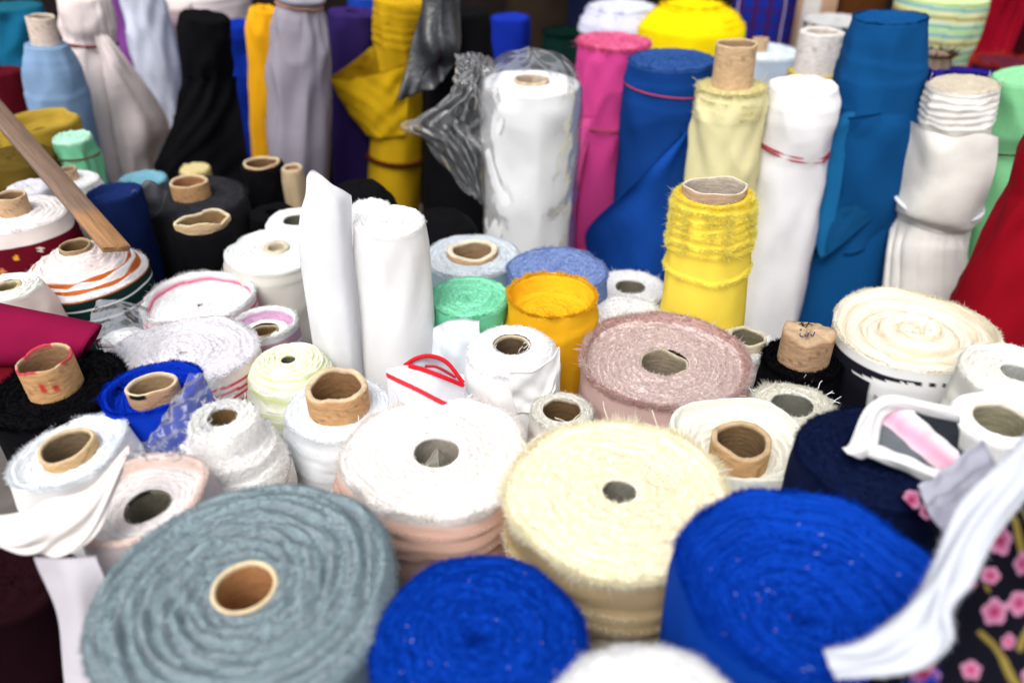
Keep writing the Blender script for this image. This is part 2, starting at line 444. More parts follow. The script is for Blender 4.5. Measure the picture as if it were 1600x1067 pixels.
def make_core(info, r, rng, hp=0.0, col=CARD, thick=0.16, wob=0.016, rag=0.0009, rimcol=None, inner=None, squash=1.0, ang=0, depth=0.3, tilt=0.0, paint=None):
    n = 64; th = np.linspace(0, 2 * math.pi, n, endpoint=False); LL = info['LL']
    pale = lambda c: None if c is None else np.asarray(c) * 0.72 + np.array([0.60, 0.52, 0.42]) * 0.28 * np.mean(c) * 1.9
    col, rimcol, inner = pale(col), None if rimcol is None else pale(rimcol) * 0.85, pale(inner)
    fr = 1 + wob * (np.cos(2 * th + rng.uniform(0, 6)) + 0.6 * np.cos(3 * th + rng.uniform(0, 6)) + 0.3 * np.cos(5 * th + rng.uniform(0, 6)))
    a = math.radians(ang); ct, st = np.cos(th - a), np.sin(th - a)
    ex, ey = ct, st * squash
    ux, uy = ex * math.cos(a) - ey * math.sin(a), ex * math.sin(a) + ey * math.cos(a)
    rg = rag * (0.9 * np.sin(2 * th + rng.uniform(0, 6)) + 0.5 * np.sin(5 * th + rng.uniform(0, 6)) + 0.35 * np.interp(th, np.linspace(0, 6.3, 17), np.r_[0, rng.normal(size=15), 0]) + 0.15 * rng.normal(size=n))
    zt = LL + hp + rg + tilt * np.sin(th)
    rows = []; cl = []
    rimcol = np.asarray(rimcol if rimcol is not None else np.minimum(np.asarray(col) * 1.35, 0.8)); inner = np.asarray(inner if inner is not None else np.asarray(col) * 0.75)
    def add(rf, zz, c): rows.append(np.stack([r * rf * fr * ux, r * rf * fr * uy, zz], -1)); cl.append(np.tile(c, (n, 1)))
    for q in np.r_[max(hp, 0) + 0.05, np.linspace(max(hp, 0) + 0.012, 0.004, 12)]:
        add(1.0, zt - q, np.asarray(col)); seam = ((th * 1.0 + q * 75) % 6.283) < 0.16
        cl[-1] = np.where(seam[:, None], cl[-1] * 0.62, cl[-1])
    add(1.0, zt - 0.0012, np.asarray(col)); add(1 - thick * 0.15, zt, rimcol); add(1 - thick * 0.5, zt + 0.0003, rimcol); add(1 - thick * 0.88, zt - 0.0002, rimcol)
    add(1 - thick, zt - 0.0015, rimcol * 0.9)
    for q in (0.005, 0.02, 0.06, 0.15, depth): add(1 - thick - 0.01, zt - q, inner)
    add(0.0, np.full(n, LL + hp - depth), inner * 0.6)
    V = np.stack(rows); f = grid_faces(len(rows), n, True); cc = np.stack(cl)
    if paint: cc = paint(th[None, :], zt[None, :] - V[..., 2], cc)
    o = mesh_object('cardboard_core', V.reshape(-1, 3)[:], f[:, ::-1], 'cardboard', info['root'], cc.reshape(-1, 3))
    return o

def make_tie(info, rng, depth, col, rad=0.0016, tilt=0.006, turns=1, ph=0.0, off=0.0025, knot=True):
    m = 90; LL = info['LL']
    th = np.linspace(0, 2 * math.pi * turns, m * turns, endpoint=(turns > 1))
    dz = depth + tilt * np.sin(th + ph) + (0.004 * np.sin(th * 0.5 + ph) if turns > 1 else 0)
    r_ = info['side_fn'](th, dz) + off + rad * 0.5 + 0.002
    P = np.stack([r_ * np.cos(th), r_ * np.sin(th), LL - dz], -1)
    v, f = tube(P, rad, 6, closed=(turns == 1))
    return mesh_object('tie', v, f, 'string', info['root'], col)

def hit(key, px, py, off=0.0):
    """point on the front of a roll seen at a pixel, `off` metres out from it"""
    i = ROLLS[key]; r = ray(px, py)
    c = i['P'][:2].copy(); R = i['R'] + off; p = None; t_ = 0
    for _ in range(6):
        o = CAMP[:2] - c; a = r[0]**2 + r[1]**2; b = 2 * (o @ r[:2]); cc = o @ o - R * R
        D = b * b - 4 * a * cc
        t = (-b - math.sqrt(D)) / (2 * a) if D > 0 else -b / (2 * a)
        p = CAMP + t * r
        t_ = max(i['P'][2] - p[2], 0)
        c = i['P'][:2] - t_ * np.array([i['lx'], i['ly']])
        R = i['R'] * np.interp(t_, i['ps'][:, 0], i['ps'][:, 1]) + off
    return p

# ------------------------------------------------------------------ loose cloth
def pt(p):
    if isinstance(p[2], str): return hit(p[2], p[0], p[1], p[3] if len(p) > 3 else 0.004)
    if p[2] is None:                                       # on the upright plane a distance p[3] ahead
        r = ray(p[0], p[1]); return CAMP + r * (p[3] / r[1])
    return at_depth(*p)
def catmull(P, m):
    """P: k x ... ; resample to m along axis 0"""
    k = len(P)
    if k == 2:
        t = np.linspace(0, 1, m).reshape((-1,) + (1,) * (P.ndim - 1)); return P[0] * (1 - t) + P[1] * t
    E = np.concatenate([[2 * P[0] - P[1]], P, [2 * P[-1] - P[-2]]])
    u = np.linspace(0, k - 1 - 1e-9, m); i = u.astype(int); t = (u - i).reshape((-1,) + (1,) * (P.ndim - 1))
    a, b, c, d = E[i], E[i + 1], E[i + 2], E[i + 3]
    return 0.5 * (2 * b + (c - a) * t + (2 * a - 5 * b + 4 * c - d) * t**2 + (3 * b - a - 3 * c + d) * t**3)
def sheet(name, rows, col, nu=40, nv=40, wr=0.002, thick=0.0012, material='plain', parent=None, paint=None, seed=None, fringe=None, q=(1.0, 4.0), fcol=None, pleats=None):
    SEED[0] += 1
    rng = np.random.default_rng(seed or SEED[0])
    G = np.array([[pt(p) for p in r] for r in rows])
    PX = np.array([[(p[0], p[1]) for p in r] for r in rows], float)
    def up(X):
        X = catmull(X, nu)
        return np.swapaxes(catmull(np.swapaxes(X, 0, 1), nv), 0, 1)
    S = up(G); px = up(PX)
    du = np.gradient(S, axis=0); dv = np.gradient(S, axis=1)
    N = np.cross(du, dv); N /= np.linalg.norm(N, axis=-1)[..., None] + 1e-12
    view = S - CAMP
    sgn = np.sign((N * view).sum(-1).mean()) or 1
    N = -N * sgn                                            # towards the viewer's side of the cloth
    u, v = np.meshgrid(np.linspace(0, 1, nu), np.linspace(0, 1, nv), indexing='ij')
    w = 0
    for _ in range(9):
        a, b, ph = rng.uniform(-q[1], q[1]), rng.uniform(-q[1], q[1]), rng.uniform(0, 6.28)
        w = w + np.sin(6.28 * (a * u + b * v) * rng.uniform(0.4, 1) + ph)
    S = S + N * (wr * w / 3.0)[..., None]
    if pleats:                                              # gathers that fan out from the top edge
        k_, a_ = pleats
        S = S + N * (a_ * np.clip(u * 3, 0.1, 1) * (1 - 0.35 * u) * np.abs(np.sin(k_ * math.pi * (v + 0.05 * np.sin(9 * v) + 0.03 * np.sin(4 * u)))) ** 0.6 * (0.6 + 0.4 * np.sin(7 * v + 1)))[..., None]
    S2 = S - N * thick
    V = np.concatenate([S.reshape(-1, 3), S2.reshape(-1, 3)]); m = nu * nv
    f = grid_faces(nu, nv, False)
    if sgn > 0: f = f[:, ::-1]
    ff = [f, f[:, ::-1] + m]
    idx = np.arange(m).reshape(nu, nv)
    for e, rev in ((idx[0], 0), (idx[-1], 1), (idx[:, 0], 1), (idx[:, -1], 0)):
        q4 = np.stack([e[:-1], e[1:], e[1:] + m, e[:-1] + m], -1)
        ff.append(q4)
    f = np.concatenate(ff)
    cc = np.broadcast_to(np.asarray(col, float), (nu, nv, 3)).copy()
    if paint: cc = paint(u, v, px[..., 0], px[..., 1], cc)
    cc = np.concatenate([cc.reshape(-1, 3)] * 2)
    if parent is not None:
        key = parent; info = ROLLS[key]; par = info['root']; Mi = info['Minv']
        tr = lambda X: X @ Mi[:3, :3].T + Mi[:3, 3]
        o = mesh_object(name, tr(V), f, material, par, cc)
    else:
        org = S.reshape(-1, 3).mean(0); org[2] = S[..., 2].min()
        tr = lambda X: X - org
        o = mesh_object(name, tr(V), f, material, None, cc); o.location = org; par = o
    if fringe:
        fb, fd = [], []
        for e, cnt, ln in fringe:
            E = {'t': S[0], 'b': S[-1], 'l': S[:, 0], 'r': S[:, -1]}[e]; I = {'t': S[1], 'b': S[-2], 'l': S[:, 1], 'r': S[:, -2]}[e]
            a = rng.uniform(0, len(E) - 1.001, cnt); i = a.astype(int); t = (a - i)[:, None]
            b = E[i] * (1 - t) + E[i + 1] * t
            o_ = E[i] - I[i]; o_ /= np.linalg.norm(o_, axis=1)[:, None] + 1e-9
            fb.append(b); fd.append(o_ + rng.normal(size=(cnt, 3)) * 0.4)
            ln_ = ln
        fb = np.concatenate(fb); fd = np.concatenate(fd)
        k = np.asarray(fcol if fcol is not None else col)
        R3 = np.array(par.matrix_world.inverted())[:3, :3] if parent is not None else np.eye(3)
        fibres('frayed_threads', tr(fb), fd @ (Mi[:3, :3].T if parent is not None else np.eye(3)), ln_ * rng.uniform(0.3, 1.2, len(fb)), 0.0004,
               np.clip(k * rng.uniform(0.85, 1.1, (len(fb), 1)), 0, 0.86), par, rng)
    return o

# ------------------------------------------------------------------ the setting
def box(name, lo, hi, material, col, parent=None):
    lo, hi = np.array(lo, float), np.array(hi, float)
    v = np.array([[x, y, z] for z in (0, 1) for y in (0, 1) for x in (0, 1)], float) * (hi - lo) + lo
    f = np.array([[0, 2, 3, 1], [4, 5, 7, 6], [0, 1, 5, 4], [2, 6, 7, 3], [0, 4, 6, 2], [1, 3, 7, 5]])
    return mesh_object(name, v, f, material, parent, np.asarray(col), smooth=False)
fl = box('floor', (-6, -3, -0.05), (6, 8, 0.0), 'concrete', C('5a5552')); fl['kind'] = 'structure'
wall = box('back_wall', (-4, 3.6, 0), (4, 3.7, 2.6), 'concrete', C('2c2422')); wall['kind'] = 'structure'

W = np.array([0.80, 0.80, 0.80]); WW = np.array([0.82, 0.79, 0.74]); WC = np.array([0.76, 0.79, 0.82]); WG = np.array([0.68, 0.68, 0.66])
G1 = 'rolls standing on end in the front pile'
G2 = 'tall rolls standing at the back'
BLK = np.array([0.0032, 0.0032, 0.0042])

# ------------------------------------------------------------------ front row
GREY = C('92a6ab', 0.78)
def grey_layers(r, t, z, c):
    k = 0.5 + 0.5 * np.sin((1 - r) * 46 + t + 1.2 * np.sin(2 * t))
    c[...] = c * (1 - 0.10 * k[..., None]) + np.array([0.03, 0.012, 0.022]) * k[..., None]
    return c
roll('grey', 'big grey-blue terry roll with a bare cardboard tube, front left corner', 382, 918, 470, 0.5544, GREY, C('6f8185', 0.7), core=dict(r=0.222, hp=0.002, col=C('c99a5e'), rimcol=C('e6cfa0'), inner=C('b5773c'), wob=0.008, rag=0.0004, thick=0.15),
     nl=6, ridge=0.008, jit=0.004, fluff=0.0006, fz=(52000, 0.0042), rim=(6000, 0.005), n=176, nr=60, ptop=grey_layers, lean=(-0.03, -0.02), prof=[(1, -0.010), (0.93, -0.002), (0.3, 0.001), (0, 0.0)], group=G1, wob=0.008)
BLUE = np.array([0.002, 0.047, 0.39])
roll('blue_front', 'round royal blue terry roll without a tube at the bottom edge, beside the grey-blue roll', 747, 988, 342, 0.5486, BLUE, BLUE * 0.9, hole=0.01, pin=0.012, nl=5, ridge=0.0014, jit=0.0014, fluff=0.0008,
     fz=(44000, 0.0042), rim=(5000, 0.005), n=176, nr=56, prof=[(1, -0.012), (0.9, -0.002), (0.2, 0.002), (0, -0.004)], group=G1)
roll('blue_dish', 'widest royal blue terry roll with a raised outer rim, front right', 1275, 908, 420, 0.5067, BLUE, np.array([0.002, 0.05, 0.36]), hole=0.012, pin=0.014, nl=5, ridge=0.006, jit=0.006, fluff=0.0007,
     fz=(44000, 0.0045), rim=(7000, 0.006, 1.0), n=176, nr=64, prof=[(1, -0.003), (0.965, 0.0), (0.93, -0.004), (0.915, -0.014), (0.875, -0.012), (0.86, -0.022), (0.82, -0.020), (0.80, -0.030), (0.7, -0.033), (0.2, -0.036), (0, -0.040)], group=G1, wob=0.02)
CREAM = C('fbf0d8', 0.93)
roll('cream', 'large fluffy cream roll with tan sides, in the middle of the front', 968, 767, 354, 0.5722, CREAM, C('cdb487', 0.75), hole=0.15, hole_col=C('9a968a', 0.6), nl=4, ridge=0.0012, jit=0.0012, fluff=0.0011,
     fz=(62000, 0.0048), rim=(12000, 0.012, 0.05), n=168, nr=52, bands=((0.055, 0.003, 3500, 0.008, 0.006), (0.068, 0.002, 3000, 0.008, 0.006), (0.082, -0.004)), sp=[(860, 318), (1000, 300)], wr=0.002, group=G1, fcol=CREAM)
PEACHW = np.array([0.82, 0.785, 0.76])
def peach_side(t, d, c):
    k = np.clip(d / 0.012, 0, 1)[..., None]
    return c * k + PEACHW * (1 - k)
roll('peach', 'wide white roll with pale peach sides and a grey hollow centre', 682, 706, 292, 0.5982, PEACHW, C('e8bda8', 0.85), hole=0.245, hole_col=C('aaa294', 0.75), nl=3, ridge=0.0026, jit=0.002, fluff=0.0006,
     fz=(46000, 0.0034), rim=(7000, 0.008), n=176, nr=52, rings=[(0.016, .004, 900, .004, .003), (0.034, .005, 500, .003, .004), (0.052, .004, 200, .003, .006)], pside=peach_side, wr=0.0016, sp=[(800, 286), (900, 262)], group=G1, wob=0.018)
roll('white_bottom', 'bright white terry roll cut off by the bottom edge', 1020, 1152, 335, 0.5, W * 1.04, W, hole=0.1, nl=4, fluff=0.0010, ridge=0.001, fz=(30000, 0.006), rim=(5000, 0.007), n=144, nr=40, group=G1)

# ------------------------------------------------------------------ left front cluster
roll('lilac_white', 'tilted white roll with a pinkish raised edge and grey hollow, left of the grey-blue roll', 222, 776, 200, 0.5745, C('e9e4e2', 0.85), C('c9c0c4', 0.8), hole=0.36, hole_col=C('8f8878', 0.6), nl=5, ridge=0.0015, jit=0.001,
     prof=[(1, 0.0), (0.93, 0.003), (0.86, -0.012), (0.4, -0.014), (0, -0.016)], fz=(9000, 0.003), rim=(1800, 0.003), n=128, nr=40, lean=(-0.10, -0.03), wr=0.003,
     ptop=lambda r, t, z, c: np.where((r > 0.86)[..., None], C('ecd3c8', 0.85), c), group=G1, wob=0.03)
roll('white_core_left', 'white roll with a tan ring core and folded edge at the left border', 110, 708, 172, 0.5721, WC * 1.0, W * 0.97, core=dict(r=0.50, hp=0.012, col=C('d6ab6e'), rimcol=C('d8b98c'), wob=0.02, thick=0.15, inner=C('7d674a')), nl=4, ridge=0.004, jit=0.004,
     prof=[(1, 0.004), (0.9, 0.004), (0.8, -0.008), (0.6, -0.002), (0, 0)], fz=(6000, 0.003), rim=(1800, 0.005), n=112, nr=32, lean=(-0.12, -0.02), wr=0.003, harm=((4, 0.035, 40),), group=G1)
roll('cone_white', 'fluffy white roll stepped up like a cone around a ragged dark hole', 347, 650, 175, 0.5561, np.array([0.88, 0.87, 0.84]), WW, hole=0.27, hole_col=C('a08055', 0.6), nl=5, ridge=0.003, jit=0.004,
     prof=[(1, -0.088), (0.97, -0.072), (0.92, -0.064), (0.86, -0.060), (0.82, -0.042), (0.74, -0.036), (0.66, -0.031), (0.62, -0.010), (0.57, -0.002), (0, 0.0)], fluff=0.0008, fz=(16000, 0.005), rim=(3000, 0.006), n=144, nr=64, group=G1, wob=0.02)
roll('blue_core', 'royal blue roll with a crumpled cardboard tube, half under clear film', 240, 612, 146, 0.5617, C('0a36c0', 0.8), C('0d3bc4', 0.8), core=dict(r=0.53, hp=0.012, col=C('c99a68'), rimcol=C('e3cda8'), inner=C('a08058'), wob=0.035, squash=0.78, ang=20, thick=0.14,
     paint=lambda t, d, c: np.where(((np.abs(t - 4.45) < 0.42) & (d < 0.006) & (d > 0.0008))[..., None], np.array([0.01, 0.01, 0.012]), c)),
     prof=[(1, 0.006), (0.9, 0.008), (0.84, -0.006), (0.5, -0.008), (0, 0)], nl=4, ridge=0.002, rim=(2500, 0.004), fz=(5000, 0.003), n=112, nr=32, harm=((2, 0.05, 20),), lean=(-0.05, 0), group=G1)
def red_marks(t, d, c):
    rimm = (d < 0.002) & (np.sin(3 * t + 1) > -0.2)
    c = np.where(rimm[..., None], C('b8404a'), c)
    a = ((np.abs(t - 4.95) < 0.09) & (np.abs(d - 0.022) < 0.007)) | ((np.abs(t - 4.95 - (d - 0.022) * 14) < 0.05) & (np.abs(d - 0.022) < 0.006)) | ((np.abs(t - 5.35) < 0.10) & (np.abs(d - 0.026) < 0.004))
    return np.where(a[..., None], C('c04038'), c)
roll('black_core', 'deep black roll with an orange tan tube marked in red, at the left', 88, 606, 205, 0.5692, BLK, BLK, core=dict(r=0.40, hp=0.042, col=C('d39a58'), rimcol=C('d7b083'), inner=C('9a6f48'), wob=0.03, rag=0.002, thick=0.1, paint=red_marks),
     nl=5, fz=(9000, 0.006), rim=(2600, 0.007), n=112, nr=32, lean=(-0.06, 0.0), group=G1, fcol=BLK * 1.5)
LIME = C('f1f3dd', 0.87)
def lime_layers(r, t, z, c):
    k = np.clip(np.sin((1 - r) * 60 + t) * 2 - 1.0, 0, 1)[..., None]
    return c * (1 - k) + C('dfe8a6', 0.85) * k
roll('lime_cone', 'white roll with thin lime green lines rising in rings', 450, 560, 142, 0.6, LIME, C('e6ecbe', 0.85), hole=0.16, hole_col=C('7d7a62', 0.6), nl=9, ridge=0.0035, jit=0.002,
     prof=[(1, -0.046), (0.97, -0.040), (0.93, -0.024), (0.85, -0.014), (0.72, -0.005), (0.55, 0.0), (0, -0.002)], fz=(3000, 0.002), n=128, nr=64, ns=90, ptop=lime_layers,
     pside=lambda t, d, c: np.where((np.sin(d * 260 + t) > 0.6)[..., None], W, c), group=G1)
roll('orange_core', 'white banded roll with a thick tall cardboard tube, ahead of the tall white rolls', 530, 636, 164, 0.6143, WC, WC * 0.97, core=dict(r=0.585, hp=0.034, col=C('cf9a5c'), rimcol=C('dcc29a'), inner=C('94683a'), wob=0.02, rag=0.0022, thick=0.2),
     nl=3, ridge=0.003, jit=0.002, fz=(6000, 0.003), rim=(1500, 0.004), n=128, nr=28, bands=((0.018, 0.003, 500, 0.003, 0.003), (0.036, 0.0025, 400, 0.003, 0.003), (0.056, 0.002, 400, 0.003, 0.005), (0.08, 0.001)), group=G1)

# ------------------------------------------------------------------ middle
roll('rose', 'wide dusty rose roll with a shaggy top and frayed raised edge', 1038, 562, 264, 0.6065, C('e4d3cf', 0.88), C('cfb0aa', 0.84), core=dict(r=0.30, hp=-0.006, col=C('b9a98c'), rimcol=C('c9bda0'), inner=C('8d806a'), thick=0.1, rag=0.0025, wob=0.03), nl=4, ridge=0.004, jit=0.004, fluff=0.0013,
     prof=[(1, 0.002), (0.965, 0.006), (0.93, -0.006), (0.85, -0.010), (0.3, -0.004), (0, 0)], fz=(56000, 0.0065), rim=(9000, 0.008, 1.0), n=176, nr=60, wr=0.0018, bands=((0.02, 0.001, 0, 0, 0.006), (0.045, 0.0015, 0, 0, 0.010)), group=G1, wob=0.014,
     ptop=lambda r, t, z, c: np.where((r > 0.93)[..., None], C('c6a29b', 0.84), c))
roll('white_hole', 'bright white roll with a loose flap and thready brown tube mouth', 800, 538, 142, 0.56, W * 1.03, W, core=dict(r=0.44, hp=-0.002, col=C('c9a878'), rimcol=C('d8c4a0'), inner=C('5f4a33'), thick=0.12, wob=0.03), nl=5, ridge=0.002, fz=(9000, 0.004), rim=(2200, 0.004), n=128, nr=32, wr=0.003,
     prof=[(1, -0.012), (0.85, -0.003), (0.5, 0), (0, 0)], sp=[(640, 138)], group=G1)
roll('marigold', 'marigold yellow roll with sunken middle and frayed rim', 862, 462, 140, 0.5649, C('f3ba24', 0.86), C('f2b522', 0.86), hole=0.02, nl=4, ridge=0.003, jit=0.003,
     prof=[(1, 0.0), (0.96, 0.002), (0.93, -0.022), (0.86, -0.030), (0.83, -0.020), (0.79, -0.036), (0.5, -0.034), (0.3, -0.026), (0, -0.030)], fz=(3500, 0.003), rim=(5500, 0.007, 0.9), n=128, nr=40, bands=((0.030, 0.0018, 1400, 0.004, 0.008, C('f6c935', 0.85)),), wr=0.0016, group=G1, fcol=C('f6c832', 0.85))
def tabs(t, d, c): return c
def red_edge(r, t, z, c): return np.where((r > 0.90)[..., None], C('d8303c'), c)
roll('red_trim', 'small flattened white packet of cloth edged with bright red piping', 676, 600, 104, 0.61, WC, WC, hole=0.02, harm=((2, 0.34, -12),), nl=3, prof=[(1, 0.0), (0.93, 0.001), (0.9, -0.008), (0.6, -0.003), (0.5, -0.010), (0, -0.012)], wob=0.01, n=112, nr=32, ns=120,
     lean=(0.06, 0.02), group=G1)
roll('small_pale', 'narrow pale roll with a dark brown tube mouth behind the cream roll', 878, 640, 98, 0.6, C('dedcd2', 0.85), C('d7d6cf', 0.85), core=dict(r=0.64, hp=0.0, col=C('a58256'), rimcol=C('d9d2bf'), inner=C('6b4f2e'), thick=0.06, rag=0.002), nl=3, fz=(2500, 0.003), rim=(900, 0.004), n=96, nr=24, bands=((0.012, 0.002, 0, 0, 0.002),), group=G1)
roll('wrapped_core', 'square-cornered white roll loosely wrapped around a cardboard tube, right of the cream roll', 1158, 690, 206, 0.5992, C('efeee2', 0.85), W * 0.98, core=dict(r=0.45, hp=0.004, col=C('c79a60'), rimcol=C('cfae80'), inner=C('7d5f3c'), thick=0.2, rag=0.0018, depth=0.2),
     prof=[(1, 0.006), (0.96, 0.008), (0.92, -0.004), (0.86, -0.010), (0.80, -0.004), (0.6, -0.020), (0.45, -0.028), (0, -0.028)], nl=4, ridge=0.002, n=144, nr=44, harm=((4, 0.06, 52), (2, 0.05, 160)), wr=0.004, rim=(1200, 0.002), fz=(1200, 0.002), lean=(-0.02, -0.03), group=G1)
roll('fringe_white', 'ivory roll with long frayed fringe partly hidden behind the square white roll', 1238, 632, 128, 0.614, C('eeece0', 0.85), C('e6e4d8', 0.85), hole=0.5, hole_col=C('8f9084', 0.6), prof=[(1, -0.01), (0.9, 0), (0, 0)], nl=2, fz=(8000, 0.006), rim=(4000, 0.010), n=96, nr=24, lean=(-0.05, 0), group=G1)
roll('white_terry', 'white terry roll with a pale ring tube beside the dusty rose roll', 1166, 540, 92, 0.6326, W * 1.02, W, core=dict(r=0.62, hp=0.016, col=C('c9bd9f'), rimcol=C('cfc6ab'), inner=C('6f6a55'), thick=0.16, rag=0.0015), nl=2, fz=(6000, 0.006), rim=(3000, 0.006), n=96, nr=20,
     bands=((0.02, 0.002, 1500, 0.006), (0.035, 0.002, 1500, 0.006)), group=G1)
KRAFT = C('b98f68', 0.9)
roll('kraft_core', 'black fuzzy roll with a crumpled brown paper stuffed tube', 1253, 562, 120, 0.6079, BLK, BLK, core=dict(r=0.62, hp=0.045, col=KRAFT, rimcol=C('c4a37c'), inner=C('c0a078'), wob=0.05, rag=0.003, thick=0.93, depth=0.012), nl=2, fz=(5000, 0.006), rim=(2500, 0.007), n=96, nr=20, group=G1, fcol=BLK * 1.5)
IV = C('ece6d6', 0.85)
def ivory_side(t, d, c):
    tt = (t - math.pi) % (2 * math.pi)                 # 0 at the left, pi/2 at the front
    c = np.where((d < 0.013)[..., None], W, c)
    blackw = (d > 0.013) & (d < 0.013 + 0.026 * np.clip(1 - tt / 1.3, 0, 1))
    c = np.where(blackw[..., None], np.array([0.012, 0.012, 0.02]), c)
    dots = (np.abs(d - 0.016) < 0.0022) & (np.sin(t * 46) > 0.1) & (tt > 1.0)
    c = np.where(dots[..., None], np.array([0.03, 0.02, 0.03]), c)
    low = d > 0.046
    lines = low & (np.sin(t * 60) > 0.93)
    c = np.where(lines[..., None], C('8d8790'), c)
    blk2 = ((d > 0.040) & (tt > 2.0)) | ((d > 0.03) & (tt < 0.75)) | (d > 0.085)
    c = np.where(blk2[..., None], np.array([0.012, 0.012, 0.02]), c)
    fl = blk2 & (((tt - 2.15) ** 2 * 0.012 + (d - 0.052) ** 2) < 0.00005)
    c = np.where(fl[..., None], C('b83a6c'), c)
    return c
roll('ivory_spiral', 'broad ivory roll wound in a loose oval spiral, dark floral print below its edge', 1428, 515, 250, 0.5756, IV, W * 0.98, hole=0.02, pin=0.006, nl=6, ridge=0.005, jit=0.005, prof=[(1, 0.002), (0.96, 0.004), (0.93, -0.006), (0.6, -0.008), (0.3, 0.002), (0, 0.0)],
     fz=(4000, 0.0025), rim=(3000, 0.004), n=168, nr=56, ns=90, pside=ivory_side, sp=[(560, 238), (620, 205)], group=G1, wob=0.02, lean=(-0.03, 0.0),
     ptop=lambda r, t, z, c: c * (1 - 0.22 * np.clip(np.sin((1 - r) * 30 + t), 0, 1)[..., None] * np.array([0.6, 0.9, 1.4])))
roll('white_right', 'thick white roll at the right border with a grey swirl in its top', 1592, 582, 172, 0.53, C('e9e8e0', 0.85), C('e4e3db', 0.85), hole=0.3, hole_col=C('b9b9b5', 0.7), nl=4, ridge=0.005, jit=0.003, fz=(5000, 0.003), rim=(900, 0.003), n=112, nr=36, bands=((0.03, 0.002), (0.05, 0.002)), group=G1)
roll('white_ring_right', 'white roll over black cloth with a pale tube mouth at the right border', 1566, 655, 148, 0.5199, W, np.array([0.012, 0.012, 0.018]), core=dict(r=0.62, hp=0.0, col=C('cdb79a'), rimcol=C('e5dfcf'), inner=C('8f8a6f'), thick=0.1), nl=3, rim=(500, 0.002), n=112, nr=28,
     pside=lambda t, d, c: np.where((d < 0.022)[..., None], W * 0.97, c), group=G1)
NAVY = np.array([0.004, 0.008, 0.035])
roll('navy_fuzzy', 'very dark navy fuzzy roll beneath the pink and grey printed cloth', 1375, 712, 250, 0.5183, NAVY, NAVY, hole=0.05, nl=6, fz=(14000, 0.004), rim=(2500, 0.005), n=112, nr=32, group=G1, fcol=NAVY * 1.3)

# ------------------------------------------------------------------ left middle
def stripes(cols_at, base):
    def fn(t, d, c):
        for lo, hi, cc in cols_at: c = np.where(((d > lo) & (d < hi))[..., None], cc, c)
        return c
    return fn
RED = C('cf4a60')
roll('striped_big', 'large white oval roll with red pin stripes around its side', 286, 548, 216, 0.6042, C('e9e6ea', 0.86), C('f0e2dc', 0.86), hole=0.05, pin=0.004, nl=5, fluff=0.0005, ridge=0.003, jit=0.003, fz=(22000, 0.003), rim=(4000, 0.005), n=160, nr=52, ns=120,
     pside=lambda t, d, c: np.where(((d > 0.014) & (np.sin((d - 0.006 * np.cos(t)) * 620) > 0.2) & (d < 0.06))[..., None], RED, c), harm=((2, 0.05, 10),), group=G1)
roll('striped_pink', 'white roll with pink stripes and a frayed raised rim, second striped roll', 310, 466, 168, 0.6186, W, C('f2dfe2', 0.86), hole=0.05, pin=0.004, nl=5, ridge=0.004, jit=0.003, prof=[(1, 0.0), (0.95, 0.004), (0.9, -0.012), (0.7, -0.016), (0, -0.010)], fz=(12000, 0.004), rim=(4500, 0.007, 1.0), n=144, nr=44, ns=120,
     ptop=lambda r, t, z, c: np.where(((r > 0.895) & (r < 0.925))[..., None], C('d8587f'), c), pside=stripes([(0.012, 0.016, C('d4476a')), (0.020, 0.023, C('d4476a')), (0.027, 0.030, C('d4476a')), (0.036, 0.039, C('d4476a'))], None), group=G1, wob=0.02)
roll('lilac', 'small lilac and white banded roll with a brown tube mouth', 412, 505, 98, 0.6302, W, C('d3a9c4', 0.85), core=dict(r=0.46, hp=-0.012, col=C('a98a5a'), rimcol=C('c9b48c'), inner=C('76582c'), thick=0.1, squash=0.7, ang=30), prof=[(1, 0.0), (0.93, 0.003), (0.88, -0.010), (0.75, -0.016), (0.5, -0.012), (0, -0.012)], nl=2, fz=(2000, 0.003), rim=(1800, 0.005), n=112, nr=32, ns=90,
     ptop=lambda r, t, z, c: np.where(((r > 0.72) & (r < 0.9))[..., None], C('cda3c4', 0.85), c), pside=stripes([(0.0, 0.010, W), (0.028, 0.033, W), (0.045, 0.05, W)], None), harm=((2, 0.06, 40),), lean=(0.03, 0), group=G1)
roll('striped_small', 'little striped white roll end beside the large striped roll', 190, 524, 62, 0.64, W, W, hole=0.05, n=80, nr=20, ns=110, pside=lambda t, d, c: np.where((np.sin(d * 620) > 0.3)[..., None], C('d98aa0'), c), rim=(600, 0.004), lean=(-0.1, 0.1), group=G1)
roll('grey_white', 'broad smooth white roll with stuffed tube left of the tall white rolls', 432, 388, 158, 0.5997, C('e6e9e6', 0.86), C('ddd9cf', 0.82), core=dict(r=0.27, hp=0.003, col=C('cfc2a4'), rimcol=C('d3c9b0'), inner=C('b9ad90'), thick=0.4, depth=0.015, wob=0.06), nl=6, ridge=0.0022, jit=0.002, fz=(4000, 0.002), rim=(800, 0.002), n=144, nr=44, wr=0.003, bands=((0.014, 0.002, 0, 0, 0.003),), group=G1)
roll('white_small_back', 'small white roll with dark hole behind the broad smooth white roll', 464, 343, 96, 0.609, W, W, hole=0.45, hole_col=C('7d7a66', 0.6), n=96, nr=20, harm=((4, 0.04, 45),), group=G1)
